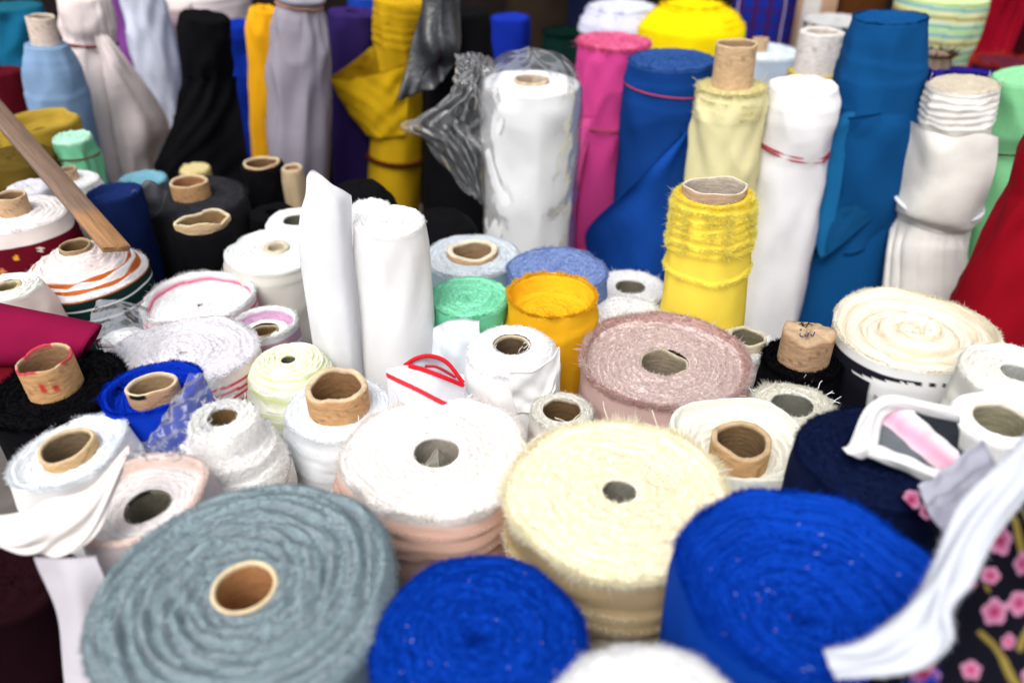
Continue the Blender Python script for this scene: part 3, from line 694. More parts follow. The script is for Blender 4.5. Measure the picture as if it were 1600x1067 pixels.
roll('grey_ring', 'pale grey-blue roll with a wide cream ring tube, right of the tall white roll', 738, 398, 148, 0.6023, C('d2d9df', 0.85), C('a9c6cc', 0.8), core=dict(r=0.53, hp=0.010, col=C('c09a70'), rimcol=C('e3d9bd'), inner=C('9a7a55'), thick=0.24, rag=0.0015, wob=0.02), nl=4, ridge=0.002, fz=(8000, 0.0035), rim=(2500, 0.004), n=128, nr=32, group=G1)
roll('mint', 'mint green terry roll in front of the cream ringed roll', 733, 463, 124, 0.575, C('8fe3bd', 0.82), C('74d8ac', 0.8), hole=0.03, pin=0.012, nl=5, fluff=0.0006, ridge=0.003, jit=0.003, fz=(9000, 0.003), rim=(2500, 0.004), n=128, nr=40, group=G1)
roll('periwinkle', 'flat periwinkle blue fuzzy roll at the foot of the navy roll', 871, 420, 154, 0.5941, C('8fa5d8', 0.8), C('6f8ac6', 0.75), hole=0.01, nl=4, ridge=0.0012, jit=0.001, fluff=0.0008, fz=(16000, 0.004), rim=(3500, 0.0055), n=128, nr=36, group=G1)
roll('ring_white', 'fluffy white ring roll with a round hole, left of the yellow roll', 985, 448, 104, 0.67, W * 1.02, W, hole=0.46, hole_col=C('8c8676', 0.6), nl=2, fz=(8000, 0.006), rim=(2500, 0.006), n=96, nr=24, group=G1)
roll('white_fluff', 'low fluffy white roll end tucked behind the dusty rose roll', 980, 490, 110, 0.6309, W * 1.02, WW, hole=0.02, nl=3, ridge=0.004, fz=(9000, 0.007), rim=(2500, 0.007), n=96, nr=24, group=G1)

# black cluster
CH = np.array([0.018, 0.018, 0.021])
roll('charcoal', 'broad charcoal roll with a tan tube in the dark cluster on the left', 300, 306, 168, 0.6, CH * 1.4, CH, core=dict(r=0.34, hp=0.030, col=C('bd8a52'), rimcol=C('dcbb8a'), inner=C('a06a3a'), thick=0.16), nl=5, fz=(6000, 0.004), rim=(1800, 0.005), n=112, nr=28, group=G1)
roll('black_torn', 'black roll with a torn curling tan tube, ahead of the charcoal roll', 318, 352, 96, 0.5735, BLK, BLK, core=dict(r=0.80, hp=0.012, col=C('c9a878'), rimcol=C('e3d0a8'), inner=C('8d6a3c'), thick=0.12, wob=0.10, rag=0.003, squash=0.8, ang=25), n=96, nr=20, group=G1)
roll('black_tube', 'narrow black roll with a pale ring end at the dark cluster', 409, 256, 66, 0.6, BLK, BLK, core=dict(r=0.84, hp=0.004, col=C('b98a5a'), rimcol=C('e0c79c'), inner=C('7a5530'), thick=0.14), n=80, nr=16, group=G1)
roll('bare_tube', 'bare tan cardboard tube standing next to the narrow black roll', 456, 262, 33, 0.6, C('c9b291', 0.85), C('c4ad8c', 0.85), core=dict(r=0.97, hp=0.001, col=C('c9b08c'), rimcol=C('dcc8a4'), inner=C('a9743f'), thick=0.2, wob=0.03), n=64, nr=8, name='cardboard_tube', cat='cardboard tube')
roll('black_low', 'black roll low down between the charcoal and white rolls', 425, 330, 70, 0.6228, BLK, BLK, hole=0.3, n=64, nr=12, group=G1)
roll('black_behind', 'black draped roll behind the tall white rolls', 560, 285, 130, 0.56, BLK, BLK, hole=0.02, n=80, nr=16, wr=0.004, prof=[(1, -0.08), (0.85, -0.035), (0.5, -0.008), (0, 0)], group=G2)
roll('black_behind_mid', 'black roll in shadow left of the bagged roll', 690, 330, 130, 0.62, BLK, BLK, hole=0.02, n=80, nr=16, wr=0.004, prof=[(1, -0.08), (0.85, -0.035), (0.5, -0.008), (0, 0)], group=G2)
roll('denim_left', 'denim blue roll under the wooden batten', 178, 300, 78, 0.53, C('1f3470', 0.6), C('182a60', 0.55), hole=0.02, prof=[(1, 0), (0.93, 0.002), (0.88, -0.012), (0, -0.014)], n=80, nr=24, rim=(700, 0.003), group=G1)
def maroon_side(t, d, c):
    c = np.where((d < 0.026)[..., None], C('efe4df', 0.85), c)
    tt = (t - math.pi) % (2 * math.pi)
    for a, dd, cc in ((1.9, 0.042, C('e0a030')), (1.35, 0.05, C('d8c0a0')), (2.35, 0.036, C('d8d0c0')), (1.6, 0.062, C('c97a50')), (2.6, 0.055, C('d8a040'))):
        rr_ = (tt - a) ** 2 * 0.0085 + (d - dd) ** 2
        pet = 0.00002 * (1 + 0.6 * np.cos(5 * np.arctan2(d - dd, (tt - a) * 0.09)))
        c = np.where((rr_ < pet)[..., None], cc, c)
    return c
roll('maroon_print', 'maroon flowered roll with a white top and tan tube at the left border', 24, 332, 150, 0.53, C('efeae8', 0.86), C('6a0f22', 0.8), core=dict(r=0.31, hp=0.030, col=C('c9a075'), rimcol=C('d9bd95'), inner=C('946a42'), thick=0.14), nl=4, ridge=0.004, jit=0.003, n=144, nr=32, ns=110, pside=maroon_side, fz=(3000, 0.003), rim=(900, 0.004), sp=[(350, 152), (400, 156)], group=G1)
OR = C('b8602a'); DG = C('0f2a28')
def cone_cols(r, t, z, c):
    for lo, hi, cc in ((0.90, 2, W * 0.9), (0.845, 0.90, OR), (0.78, 0.845, W * 0.95), (0.74, 0.78, OR)):
        c = np.where(((r > lo) & (r <= hi))[..., None], cc, c)
    return c
roll('cone_orange', 'cone-stepped white roll over orange, dark green and white stripes, under the batten', 118, 388, 190, 0.5483, C('ecdfdc', 0.86), DG, core=dict(r=0.26, hp=0.006, col=C('a9895c'), rimcol=C('b59a70'), inner=C('75592f'), thick=0.14, wob=0.05), nl=6, ridge=0.004, jit=0.004, ptop=cone_cols,
     prof=[(1, -0.042), (0.97, -0.040), (0.92, -0.037), (0.86, -0.033), (0.80, -0.030), (0.7, -0.024), (0.55, -0.017), (0.40, -0.003), (0.2, 0.0)], n=160, nr=64, ns=110, rim=(1200, 0.004), fz=(3000, 0.003), pside=stripes([(0.0, 0.006, W * 0.9), (0.006, 0.013, OR), (0.038, 0.043, W * 0.85), (0.068, 0.073, W * 0.85)], None), lean=(-0.03, 0), group=G1)
roll('peach_left', 'peach white roll with a thin ring end at the left border above the magenta cloth', 12, 446, 92, 0.5466, C('e9e9e2', 0.86), C('ecd9d0', 0.86), core=dict(r=0.45, hp=0.0, col=C('b9a47f'), rimcol=C('c9b890'), inner=C('8d7a55'), thick=0.3), nl=4, n=96, nr=28, ridge=0.004, sp=[(520, 120)], wr=0.003, group=G1)

# ------------------------------------------------------------------ tall white pair and yellow roll
roll('tall_white', 'smooth tall white roll standing right of the pointed white sheet', 608, 344, 112, 0.44, C('eeeeec', 0.87), C('efeeee', 0.87), hole=0.02, pin=0.004, nl=5, ridge=0.003, jit=0.003, sp=[(480, 114), (590, 116)], n=128, nr=36, wr=0.0018, rim=(500, 0.002), fz=(1500, 0.002), group=G1, wrq=(2, 10))
roll('tall_white_rear', 'white frayed roll end peeping out behind the smooth tall white roll', 578, 322, 62, 0.455, W, W, hole=0.02, n=80, nr=16, rim=(900, 0.004), group=G1)
YEL = C('fae04a', 0.88)
yb = [(0.012, 0.0016, 1800, 0.0055, 0.003), (0.024, 0.0014, 1800, 0.0055, 0.003), (0.036, 0.0014, 1800, 0.0055, 0.003), (0.047, 0.001, 1600, 0.005, 0.004), (0.060, 0.001, 1800, 0.0055, 0.003), (0.070, 0.001, 1400, 0.005, 0.003), (0.100, 0.0012, 1400, 0.0045, 0.005), (0.155, -0.002)]
roll('yellow', 'yellow terry roll ringed with shaggy bands around a flattened cloth tube', 1116, 302, 116, 0.44, YEL, C('f8dc50', 0.88), core=dict(r=0.86, hp=0.012, col=C('b8977a'), rimcol=C('d9ccb4'), inner=C('b3a596'), thick=0.09, squash=0.78, ang=-8, rag=0.0015), rings=[(0.010, .003, 5000, .0085, .003), (0.021, .0028, 4500, .0085, .002), (0.033, .0025, 4500, .008, .003), (0.045, .0022, 3500, .0075, .002), (0.062, .003, 4500, .008, .003), (0.073, .002, 2500, .007, .002), (0.108, .0022, 3000, .006, .005)], n=144, nr=16, ns=90, fz=(2500, 0.005), rim=(3500, 0.006), sp=[(360, 124), (500, 128)], ax=(1096, 490), wr=0.0010, group=G1, fcol=C("fdee84", 0.92))

# ------------------------------------------------------------------ back row, right half
roll('bagged', 'thick white roll inside a clear plastic bag', 830, 128, 152, 0.42, W, W, core=dict(r=0.36, hp=0.006, col=C('c9a97c'), rimcol=C('d0b48a'), thick=0.14), nl=4, n=112, nr=24, ax=(822, 390), sp=[(240, 140), (390, 126)], wr=0.003, rim=(700, 0.003), group=G2)
PINK = C('de4a96', 0.88)
roll('pink', 'hot pink roll tied with cord, right of the bagged roll', 959, 64, 112, 0.40, C('ee7aa8', 0.85), PINK, hole=0.01, nl=5, ridge=0.004, fz=(9000, 0.007), rim=(4500, 0.010, -0.1), n=112, nr=24, sp=[(180, 92), (260, 86), (400, 84)], ax=(928, 390), wr=0.0034, ties=((0.18, C('8f4a3a'), 0.0018, 0.003),), group=G2, fcol=C('ef6ea0', 0.85))
NB = C('123f86', 0.8)
roll('navy_blue', 'wide navy blue roll with red cord and a hanging corner', 1050, 92, 134, 0.40, C('3a62a8', 0.75), NB, hole=0.01, nl=6, fz=(8000, 0.004), rim=(2200, 0.004), n=128, nr=24, sp=[(150, 136), (420, 130)], ax=(1022, 400), bands=((0.03, 0.002), (0.075, 0.0015)), ties=((0.052, C('a8405a'), 0.0016, 0.008, 1, 1.6),), wr=0.0032, group=G2)
PY = C('ece3ae', 0.86)
roll('pale_yellow', 'pale yellow terry roll with a tall clean cardboard tube', 1143, 134, 104, 0.42, PY, C('eae2ae', 0.86), core=dict(r=0.60, hp=0.078, col=C('cfa878'), rimcol=C('dcc096'), inner=C('a88458'), thick=0.1, wob=0.01), nl=2, fz=(4000, 0.006), rim=(3000, 0.008, 0.2), n=112, nr=16, rings=[(0.016, .002, 1400, .006, .003), (0.032, .002, 1400, .006, .003), (0.046, .002, 1200, .006, .003)], sp=[(240, 106), (340, 104)], ax=(1128, 260), wr=0.0035, group=G2)
roll('white_tied', 'white roll tied with red string between pale yellow and teal rolls', 1256, 132, 104, 0.42, W, C('eeedf0', 0.86), hole=0.02, nl=4, n=112, nr=20, prof=[(1, -0.002), (0.93, 0.004), (0.85, -0.006), (0, -0.008)], sp=[(180, 112), (243, 100), (330, 106), (500, 100)], ax=(1192, 500), wr=0.004, ties=((0.118, C('a02030'), 0.0018, 0.012, 2, 2.2),), bands=((0.012, 0.001), (0.024, 0.001)), group=G2)
roll('white_tube_yellow', 'white paper tube rising out of a mustard yellow roll', 1272, 112, 78, 0.46, C('d9c35e', 0.85), C('dac55e', 0.85), core=dict(r=0.84, hp=0.085, col=C('e4e1e2', 0.9), rimcol=C('e0dcd8'), inner=C('b9b0a8'), thick=0.3, depth=0.02, wob=0.015), n=80, nr=8, rim=(1200, 0.006), group=G2)
TEAL = C('104f88', 0.78)
roll('teal', 'tall teal blue roll leaning left with loose corners of cloth', 1390, 30, 112, 0.31, TEAL, TEAL, hole=0.02, prof=[(1, 0.002), (0.9, 0), (0.85, -0.01), (0, -0.012)], n=128, nr=20, nl=3, ax=(1302, 480), sp=[(120, 128), (180, 132), (300, 128), (480, 140)], wr=0.003, bands=((0.07, 0.002, 0, 0, 0.012), (0.088, 0.0015, 0, 0, 0.012), (0.15, 0.003, 900, 0.003, 0.02)), rim=(1800, 0.004), group=G2, fcol=TEAL)
roll('white_leaning', 'creased white roll gathered by white cord, banded neck on top', 1505, 130, 98, 0.40, C('cfc3ae', 0.8), C('eeebe4', 0.86), hole=0.03, nl=3, n=144, nr=24, ns=80, ax=(1430, 480), sp=[(200, 98), (340, 100), (500, 112)], wr=0.0035, rings=[(0.002 + 0.0125 * q, .0035, 350, .003, .001) for q in range(6)], ties=((0.232, C('e2e2ea', 0.9), 0.004, 0.012, 1, 2.4, 0.012),), group=G2)
GRN = C('93d8a2', 0.82)
roll('green', 'light green roll tied with dark cord at the right border', 1612, 118, 108, 0.40, GRN, C('86cf97', 0.8), hole=0.02, n=112, nr=20, ax=(1530, 480), sp=[(200, 118), (225, 104), (330, 120), (480, 120)], wr=0.0026, ties=((0.135, C('3a1818'), 0.0018, 0.005),), rim=(700, 0.004), group=G2)
roll('red', 'dark red roll leaning in from the right border', 1668, 215, 120, 0.42, C('9c0f22', 0.8), C('980c1e', 0.8), hole=0.02, n=112, nr=16, ax=(1560, 480), sp=[(300, 104), (330, 110), (480, 132)], wr=0.004, group=G2)

# ------------------------------------------------------------------ back row, left half
PKW = C('eadcd9', 0.88)
roll('pink_white', 'tall pinkish white roll tied with dark red cord on the left', 128, -8, 72, 0.33, PKW, PKW, hole=0.02, n=112, nr=16, ax=(182, 280), sp=[(40, 72), (56, 62), (100, 82), (200, 94), (285, 92)], wr=0.004, ties=((0.105, C('6a1822'), 0.003, 0.004),), pleat=(0.105, 7, 0.004), smat='satin', group=G2)
LBL = C('8aa6c6', 0.8)
roll('light_blue', 'light blue crinkled roll with a pale tube at the left', 72, 68, 62, 0.40, LBL, C('86a4c8', 0.8), core=dict(r=0.66, hp=0.055, col=C('d8c4b8'), rimcol=C('e0d0c0'), inner=C('a08a78'), thick=0.12), n=96, nr=12, ax=(100, 190), sp=[(110, 76), (160, 80), (200, 78)], wr=0.003, bands=((0.02, 0.001), (0.045, 0.001), (0.1, 0.002)), group=G2)
roll('black_tied', 'tall black roll with a trailing tail of cloth', 320, 24, 76, 0.37, BLK, BLK, hole=0.02, n=96, nr=12, ax=(328, 260), sp=[(90, 74), (130, 64), (200, 96), (280, 120)], wr=0.005, group=G2)
GLV = C('a49daa', 0.72)
roll('grey_tied', 'lavender grey satin roll gathered near its top', 468, -6, 82, 0.33, GLV, GLV, hole=0.02, n=112, nr=12, ax=(468, 280), sp=[(6, 62), (40, 78), (120, 92), (220, 92), (280, 84)], wr=0.0045, ties=((0.02, C('b08068'), 0.003, 0.003),), pleat=(0.02, 7, 0.005), group=G2)
YO = C('f0ac1a', 0.86)
roll('amber', 'amber yellow roll pinched in the middle beside the lavender grey roll', 414, 14, 48, 0.42, YO, YO, hole=0.3, hole_col=YO * 0.6, n=96, nr=12, ax=(418, 220), sp=[(50, 54), (140, 50), (150, 44), (158, 50), (220, 44)], wr=0.003, group=G2)
roll('royal_rear', 'royal blue roll half hidden between the black and amber rolls', 366, 36, 66, 0.47, C('0c2fa0', 0.8), C('0b2b98', 0.8), hole=0.02, n=80, nr=12, wr=0.005, sp=[(80, 64), (110, 80), (150, 72)], group=G2)
PUR = C('45307c', 0.75)
roll('purple', 'dark purple roll behind the mustard roll', 551, 18, 78, 0.40, PUR * 0.7, C('3f2d74', 0.5), hole=0.3, n=96, nr=12, ax=(556, 280), wr=0.002, rim=(700, 0.003), group=G2)
MUS = C('c9a018', 0.8)
roll('mustard', 'mustard yellow roll with a folded-out collar of cloth', 627, -2, 84, 0.36, MUS, MUS, hole=0.02, n=112, nr=12, ax=(616, 290), sp=[(60, 80), (110, 70), (290, 80)], wr=0.002, rings=[(0.008 + 0.018 * q, .003, 400, .004, .003) for q in range(6)], ties=((0.40, C('4a1c10'), 0.006, 0.003),), group=G2)
roll('black_rear', 'black roll beneath the charcoal sheer cloth', 716, 18, 92, 0.37, BLK, BLK, hole=0.02, n=80, nr=12, sp=[(200, 110), (330, 130)], wr=0.004, group=G2)

# ------------------------------------------------------------------ far behind
roll('far_blue', 'small bright blue roll end behind the bagged roll', 797, 26, 62, 0.47, C('1a35b0', 0.75), C('1530a8', 0.75), hole=0.02, n=64, nr=12, rim=(500, 0.004), group=G2)
roll('far_green', 'dark green fuzzy roll between bagged and pink rolls', 886, 50, 74, 0.4928, C('0c2a24', 0.8), C('0c2a24', 0.8), hole=0.02, n=64, nr=12, fz=(2500, 0.008), rim=(1200, 0.01), group=G2)
roll('far_white', 'layered white towelling roll behind the hot pink roll', 972, 10, 104, 0.4306, C('dfe2f0', 0.86), C('d3d3ea', 0.85), hole=0.1, n=112, nr=16, sp=[(28, 118), (60, 126)], bands=((0.012, 0.003, 900, 0.006), (0.03, 0.004, 900, 0.006), (0.05, 0.002, 600, 0.005)), fz=(2500, 0.006), rim=(2000, 0.007), group=G2)
YB = C('f5d909', 0.86)
roll('far_yellow', 'bright yellow stepped roll behind the navy blue roll', 1085, 6, 88, 0.40, YB, YB, hole=0.1, n=128, nr=16, sp=[(20, 124), (40, 148), (80, 152)], bands=((0.008, 0.003, 900, 0.006), (0.018, 0.003, 900, 0.006), (0.03, 0.003, 900, 0.006), (0.045, 0.003, 900, 0.006)), rim=(1800, 0.007), group=G2, fcol=YB)
roll('far_pale_blue', 'pale blue fuzzy roll behind the pale yellow roll', 1186, 80, 122, 0.48, C('dfe8ee', 0.86), C('c0cfe2', 0.85), hole=0.2, n=112, nr=16, core=dict(r=0.2, hp=0.03, col=C('b99a70')), fz=(4000, 0.006), rim=(2500, 0.007), group=G2)
roll('far_bright_blue', 'bright azure roll behind the teal roll', 1388, 112, 138, 0.5, C('1f78d6', 0.8), C('1a5cc4', 0.8), hole=0.1, n=96, nr=12, rim=(1800, 0.007), bands=((0.02, 0.002, 600, 0.006),), group=G2)
roll('far_purple', 'violet fringed roll behind the creased white roll', 1512, 118, 112, 0.45, C('2b1f8c', 0.75), C('231c88', 0.75), hole=0.6, n=96, nr=12, rim=(1800, 0.010, 1.0), group=G2)
LG = C('c9dca4', 0.85)
def green_stripes(t, d, c):
    s = (d - 0.005 * np.cos(t)) * 1000
    for k, cc in enumerate((C('a8d08a'), C('7fb8c0'), C('e8e0a8'), C('b09a60'), C('d8dcc0'), C('6fb0a8'))):
        c = np.where((np.abs((s % 60) - 6 - k * 10) < 2.4 + (k % 2))[..., None], cc * 0.85, c)
    return c
roll('far_striped', 'pale green roll with thin coloured stripes behind the teal roll', 1474, -8, 134, 0.36, LG, LG, hole=0.1, n=128, nr=12, ns=80, pside=green_stripes, sp=[(40, 132), (90, 116)], group=G2)
PLB = C('1a2f9a', 0.7)
def plaid(a, b, c2):
    def fn(t, d, c):
        g = (np.sin(t * 14) > 0.55); h = (np.sin(d * 160 + 1) > 0.55)
        c = np.where(g[..., None], b, c); c = np.where(h[..., None], c * 0.5 + np.asarray(b) * 0.5, c)
        return np.where((np.abs(np.sin(t * 14 + 0.8)) < 0.06)[..., None], c2, c)
    return fn
roll('far_plaid_blue', 'blue and purple plaid roll at the top edge', 1198, -16, 96, 0.42, PLB, PLB, hole=0.1, n=128, nr=12, ns=80, pside=plaid(PLB, C('3b1850'), C('c9b9d0')), group=G2)
roll('far_plaid_black', 'black and white plaid roll at the top edge left of the teal roll', 1308, 30, 100, 0.43, W * 0.6, W * 0.6, hole=0.1, n=128, nr=12, ns=80, pside=plaid(W, np.array([0.01, 0.012, 0.025]), C('b89050')), rim=(600, 0.005), group=G2)
roll('far_teal', 'dark teal crumpled roll at the upper left corner', 20, 8, 84, 0.42, C('1f6f86', 0.7), C('186a90', 0.7), hole=0.02, n=80, nr=12, wr=0.008, group=G2)
roll('far_purple_left', 'orchid purple roll at the upper left', 180, -25, 52, 0.38, C('8a4a9a', 0.75), C('8a4a9a', 0.75), hole=0.02, n=64, nr=10, wr=0.003, group=G2)
roll('far_pale_left', 'pale blue white draped roll at the upper left', 216, -30, 56, 0.3657, C('cdd3e4', 0.85), C('cdd3e4', 0.85), hole=0.02, n=80, nr=10, wr=0.005, sp=[(100, 64), (180, 44)], group=G2)
roll('far_mint_left', 'pale green and pink roll behind the black tied roll', 258, 8, 78, 0.46, C('e4d8d6', 0.85), C('dfe0d0', 0.85), hole=0.02, n=80, nr=12, wr=0.004, pside=lambda t, d, c: np.where((np.cos(t - 5.6) > 0.55)[..., None], C('e6c9cc', 0.85), c), group=G2)
roll('far_white_left', 'wide white roll across the back at the left', 312, -14, 150, 0.52, C('e6dcdc', 0.85), C('e0d4d6', 0.85), hole=0.02, n=80, nr=12, bands=((0.03, 0.002),), group=G2)
roll('far_red_left', 'dark red roll in shadow at the left border', -6, 110, 70, 0.50, C('5c0f1c', 0.8), C('5c0f1c', 0.8), hole=0.02, n=64, nr=10, group=G2)
roll('far_navy', 'pale capped blue roll between the lavender and mustard rolls', 572, -12, 60, 0.46, W * 0.8, C('1f48b8', 0.7), hole=0.02, n=64, nr=10, group=G2)
roll('far_dark_a', 'dark brown roll standing in shadow at the top edge', 850, -70, 120, 0.36, C('2a211a'), C('2a211a'), hole=0.02, n=64, nr=10, group=G2)
roll('far_dark_b', 'navy speckled roll at the top edge behind white towelling', 935, -40, 90, 0.38, C('10152e'), C('10152e'), hole=0.02, n=64, nr=10, group=G2)
roll('far_tan', 'tan and white roll at the top edge right of the blue plaid', 1285, -40, 110, 0.4, C('c9a486', 0.8), C('c9a486', 0.8), hole=0.02, n=96, nr=10, pside=lambda t, d, c: np.where((np.sin(t * 6 + 1) > 0.2)[..., None], C('e6e0dc', 0.85), c), group=G2)
roll('far_brown', 'brown roll at the top edge directly behind the teal roll', 1360, -55, 70, 0.33, C('4a2a10'), C('4a2a10'), hole=0.02, n=64, nr=10, group=G2)
roll('far_crimson', 'crimson drape roll at the upper right corner', 1570, -45, 80, 0.35, C('a00a26', 0.8), C('9c0a24', 0.8), hole=0.02, n=112, nr=10, pleat=(0.0, 10, 0.02), group=G2)
roll('far_wine', 'dark wine roll at the upper right corner', 1640, -45, 90, 0.39, C('30060e'), C('30060e'), hole=0.02, n=64, nr=10, group=G2)
roll('mustard_cloth', 'crumpled gold satin roll below the light blue roll', 60, 190, 118, 0.51, C('b89a3c', 0.8), C('a88a30', 0.8), hole=0.3, hole_col=C('5a4a18'), prof=[(1, 0.0), (0.9, 0.006), (0.8, -0.02), (0, -0.03)], wob=0.04, wr=0.008, n=96, nr=20, group=G1)
roll('olive', 'olive brown crumpled roll under the wooden batten', 20, 244, 120, 0.5205, C('6a5520', 0.7), C('6a5520', 0.7), hole=0.02, wr=0.006, n=80, nr=16, group=G1)
roll('mint_small', 'small mint roll tied with string left of the pinkish white roll', 112, 214, 58, 0.50, C('b4e6cc', 0.85), C('7fd0a2', 0.82), hole=0.05, nl=3, ridge=0.006, n=80, nr=20, wr=0.004, ties=((0.035, C('5a4a3a'), 0.002, 0.002),), sp=[(235, 50), (245, 54)], group=G1)
roll('white_left_a', 'low white roll with a tan tube below the small mint roll', 108, 280, 84, 0.5518, W, W, core=dict(r=0.36, hp=0.02, col=C('c9a078'), rimcol=C('d8b890'), thick=0.16), n=80, nr=16, bands=((0.012, 0.002), (0.025, 0.002)), group=G1)
roll('white_left_b', 'pale lilac white roll crossed by the wooden batten', 46, 290, 66, 0.5329, C('dcdce4', 0.85), C('dcdce4', 0.85), hole=0.1, n=64, nr=12, group=G1)
roll('teal_low', 'flat turquoise roll at the foot of the black tied roll', 222, 278, 72, 0.63, C('7fb8cc', 0.8), C('7fb8cc', 0.8), hole=0.02, n=64, nr=10, wr=0.004, group=G1)
roll('cream_low', 'small cream roll end behind the charcoal roll', 304, 262, 46, 0.66, C('d8c890', 0.85), C('cdb878', 0.8), hole=0.02, n=64, nr=10, group=G1)
roll('wine_left', 'dark wine roll in the shadow at the lower left corner', 20, 905, 170, 0.6586, C('1a050a'), C('16040a'), hole=0.02, n=80, nr=16, group=G1)
roll('far_net', 'tan openwork roll with a dark and orange striped fringe behind the teal roll', 1462, 84, 50, 0.425, C('9a8876', 0.8), C('8c7a68', 0.8), hole=0.02, n=80, nr=10, rim=(900, 0.020, 0.8), fcol=C('5a3a22'), wr=0.004, group=G2)
roll('far_fringe', 'dark plaid roll with red and orange fringe behind the light green roll', 1572, 98, 92, 0.47, C('5a2030', 0.8), C('402838', 0.8), hole=0.02, n=80, nr=10, rim=(1500, 0.022, 0.8), fcol=C('b03a30'), group=G2)

# ------------------------------------------------------------------ loose cloth that belongs to a roll
sheet('loose_corner', [[(1066, 208, 'navy_blue', .010), (1078, 200, 'navy_blue', .008), (1090, 192, 'navy_blue', .006)],
                       [(990, 288, 'navy_blue', .034), (1040, 265, 'navy_blue', .016), (1088, 250, 'navy_blue', .008)],
                       [(919, 356, 'navy_blue', .046), (1000, 335, 'navy_blue', .024), (1085, 320, 'navy_blue', .010)],
                       [(918, 402, 'navy_blue', .044), (1000, 392, 'navy_blue', .024), (1080, 380, 'navy_blue', .010)],
                       [(925, 450, 'navy_blue', .040), (1000, 450, 'navy_blue', .022), (1070, 445, 'navy_blue', .010)]], C('1549a0', 0.8), parent='navy_blue', wr=0.003)
sheet('loose_flap', [[(903, 182, 'pink', .006), (928, 182, 'pink', .006)], [(884, 235, 'pink', .030), (916, 232, 'pink', .010)],
                     [(876, 320, 'pink', .036), (900, 320, 'pink', .012)], [(872, 410, 'pink', .036), (892, 410, 'pink', .012)]], C('ec5aa4', 0.88), parent='pink', wr=0.003)
sheet('loose_flap', [[(1305, 186, 'teal', .014), (1330, 172, 'teal', .014), (1350, 182, 'teal', .008)], [(1259, 240, 'teal', .040), (1295, 225, 'teal', .030), (1326, 218, 'teal', .012)],
                     [(1262, 330, 'teal', .040), (1290, 325, 'teal', .032), (1312, 305, 'teal', .020)], [(1281, 404, 'teal', .036), (1286, 404, 'teal', .034), (1292, 398, 'teal', .030)]], C('1a669c', 0.8), parent='teal', wr=0.0012, seed=4, fringe=(('b', 60, 0.003),))
sheet('loose_corner', [[(1296, 325, 'teal', .026), (1340, 318, 'teal', .014), (1398, 300, 'teal', .010)], [(1290, 365, 'teal', .030), (1330, 345, 'teal', .020), (1390, 312, 'teal', .012)],
                       [(1284, 406, 'teal', .034), (1318, 380, 'teal', .026), (1380, 325, 'teal', .014)]], C('104c7c', 0.78), parent='teal', wr=0.001, seed=5, fringe=(('b', 500, 0.003),))
sheet('collar', [[(515, 122, 'mustard', .056), (560, 120, 'mustard', .034), (600, 112, 'mustard', .018), (640, 98, 'mustard', .010)],
                 [(535, 162, 'mustard', .046), (575, 166, 'mustard', .030), (605, 164, 'mustard', .016), (638, 155, 'mustard', .010)],
                 [(572, 212, 'mustard', .020), (590, 216, 'mustard', .015), (608, 216, 'mustard', .010), (632, 212, 'mustard', .008)]], C('cfa516', 0.8), parent='mustard', wr=0.002, fringe=(('t', 200, 0.003),))
sheet('collar', [[(582, 72, 'mustard', .008), (588, 95, 'mustard', .006), (592, 118, 'mustard', .005)], [(550, 98, 'mustard', .030), (565, 110, 'mustard', .020), (575, 126, 'mustard', .012)],
                 [(515, 121, 'mustard', .055), (540, 126, 'mustard', .040), (560, 132, 'mustard', .026)]], C('a88210', 0.8), parent='mustard', wr=0.001)
sheet('loose_flap', [[(146, 54, 'pink_white', .006), (158, 52, 'pink_white', .010), (168, 54, 'pink_white', .012)], [(160, 110, 'pink_white', .010), (185, 104, 'pink_white', .030), (208, 104, 'pink_white', .036)],
                     [(172, 172, 'pink_white', .012), (215, 170, 'pink_white', .036), (262, 186, 'pink_white', .050)], [(182, 236, 'pink_white', .012), (215, 240, 'pink_white', .036), (256, 232, 'pink_white', .050)],
                     [(188, 292, 'pink_white', .010), (210, 296, 'pink_white', .024), (232, 286, 'pink_white', .036)]], C('e8dad7', 0.88), parent='pink_white', wr=0.005, material='satin')
sheet('loose_tail', [[(288, 120, 'black_tied', .010), (330, 120, 'black_tied', .010), (368, 120, 'black_tied', .010)], [(268, 195, 'black_tied', .030), (320, 190, 'black_tied', .024), (378, 185, 'black_tied', .024)],
                     [(242, 258, 'black_tied', .060), (285, 262, 'black_tied', .036), (385, 240, 'black_tied', .030)], [(250, 272, 'black_tied', .060), (300, 285, 'black_tied', .036), (385, 290, 'black_tied', .030)]], BLK, parent='black_tied', wr=0.006)
sheet('loose_flap', [[(795, 582, 'white_hole', .004), (845, 575, 'white_hole', .008), (876, 543, 'white_hole', .016)], [(800, 618, 'white_hole', .004), (848, 615, 'white_hole', .008), (870, 598, 'white_hole', .014)],
                     [(808, 648, 'white_hole', .004), (845, 640, 'white_hole', .008), (862, 618, 'white_hole', .012)]], W * 0.98, parent='white_hole', wr=0.002)
sheet('loose_flap', [[(676, 512, None, .95), (705, 500, None, .94), (750, 500, None, .93)], [(673, 560, None, .94), (705, 556, None, .93), (750, 560, None, .92)], [(676, 640, None, .94), (710, 640, None, .93), (750, 640, None, .92)]], C('e6ecf4', 0.86), parent='white_hole', wr=0.002)
sheet('loose_flap', [[(212, 292, 'charcoal', .006), (235, 282, 'charcoal', .01), (262, 300, 'charcoal', .006)], [(180, 318, 'charcoal', .06), (205, 318, 'charcoal', .04), (250, 330, 'charcoal', .01)], [(160, 332, 'charcoal', .08), (180, 340, 'charcoal', .06), (225, 350, 'charcoal', .02)]], np.array([0.06, 0.06, 0.068]), parent='charcoal', wr=0.002, material='satin')
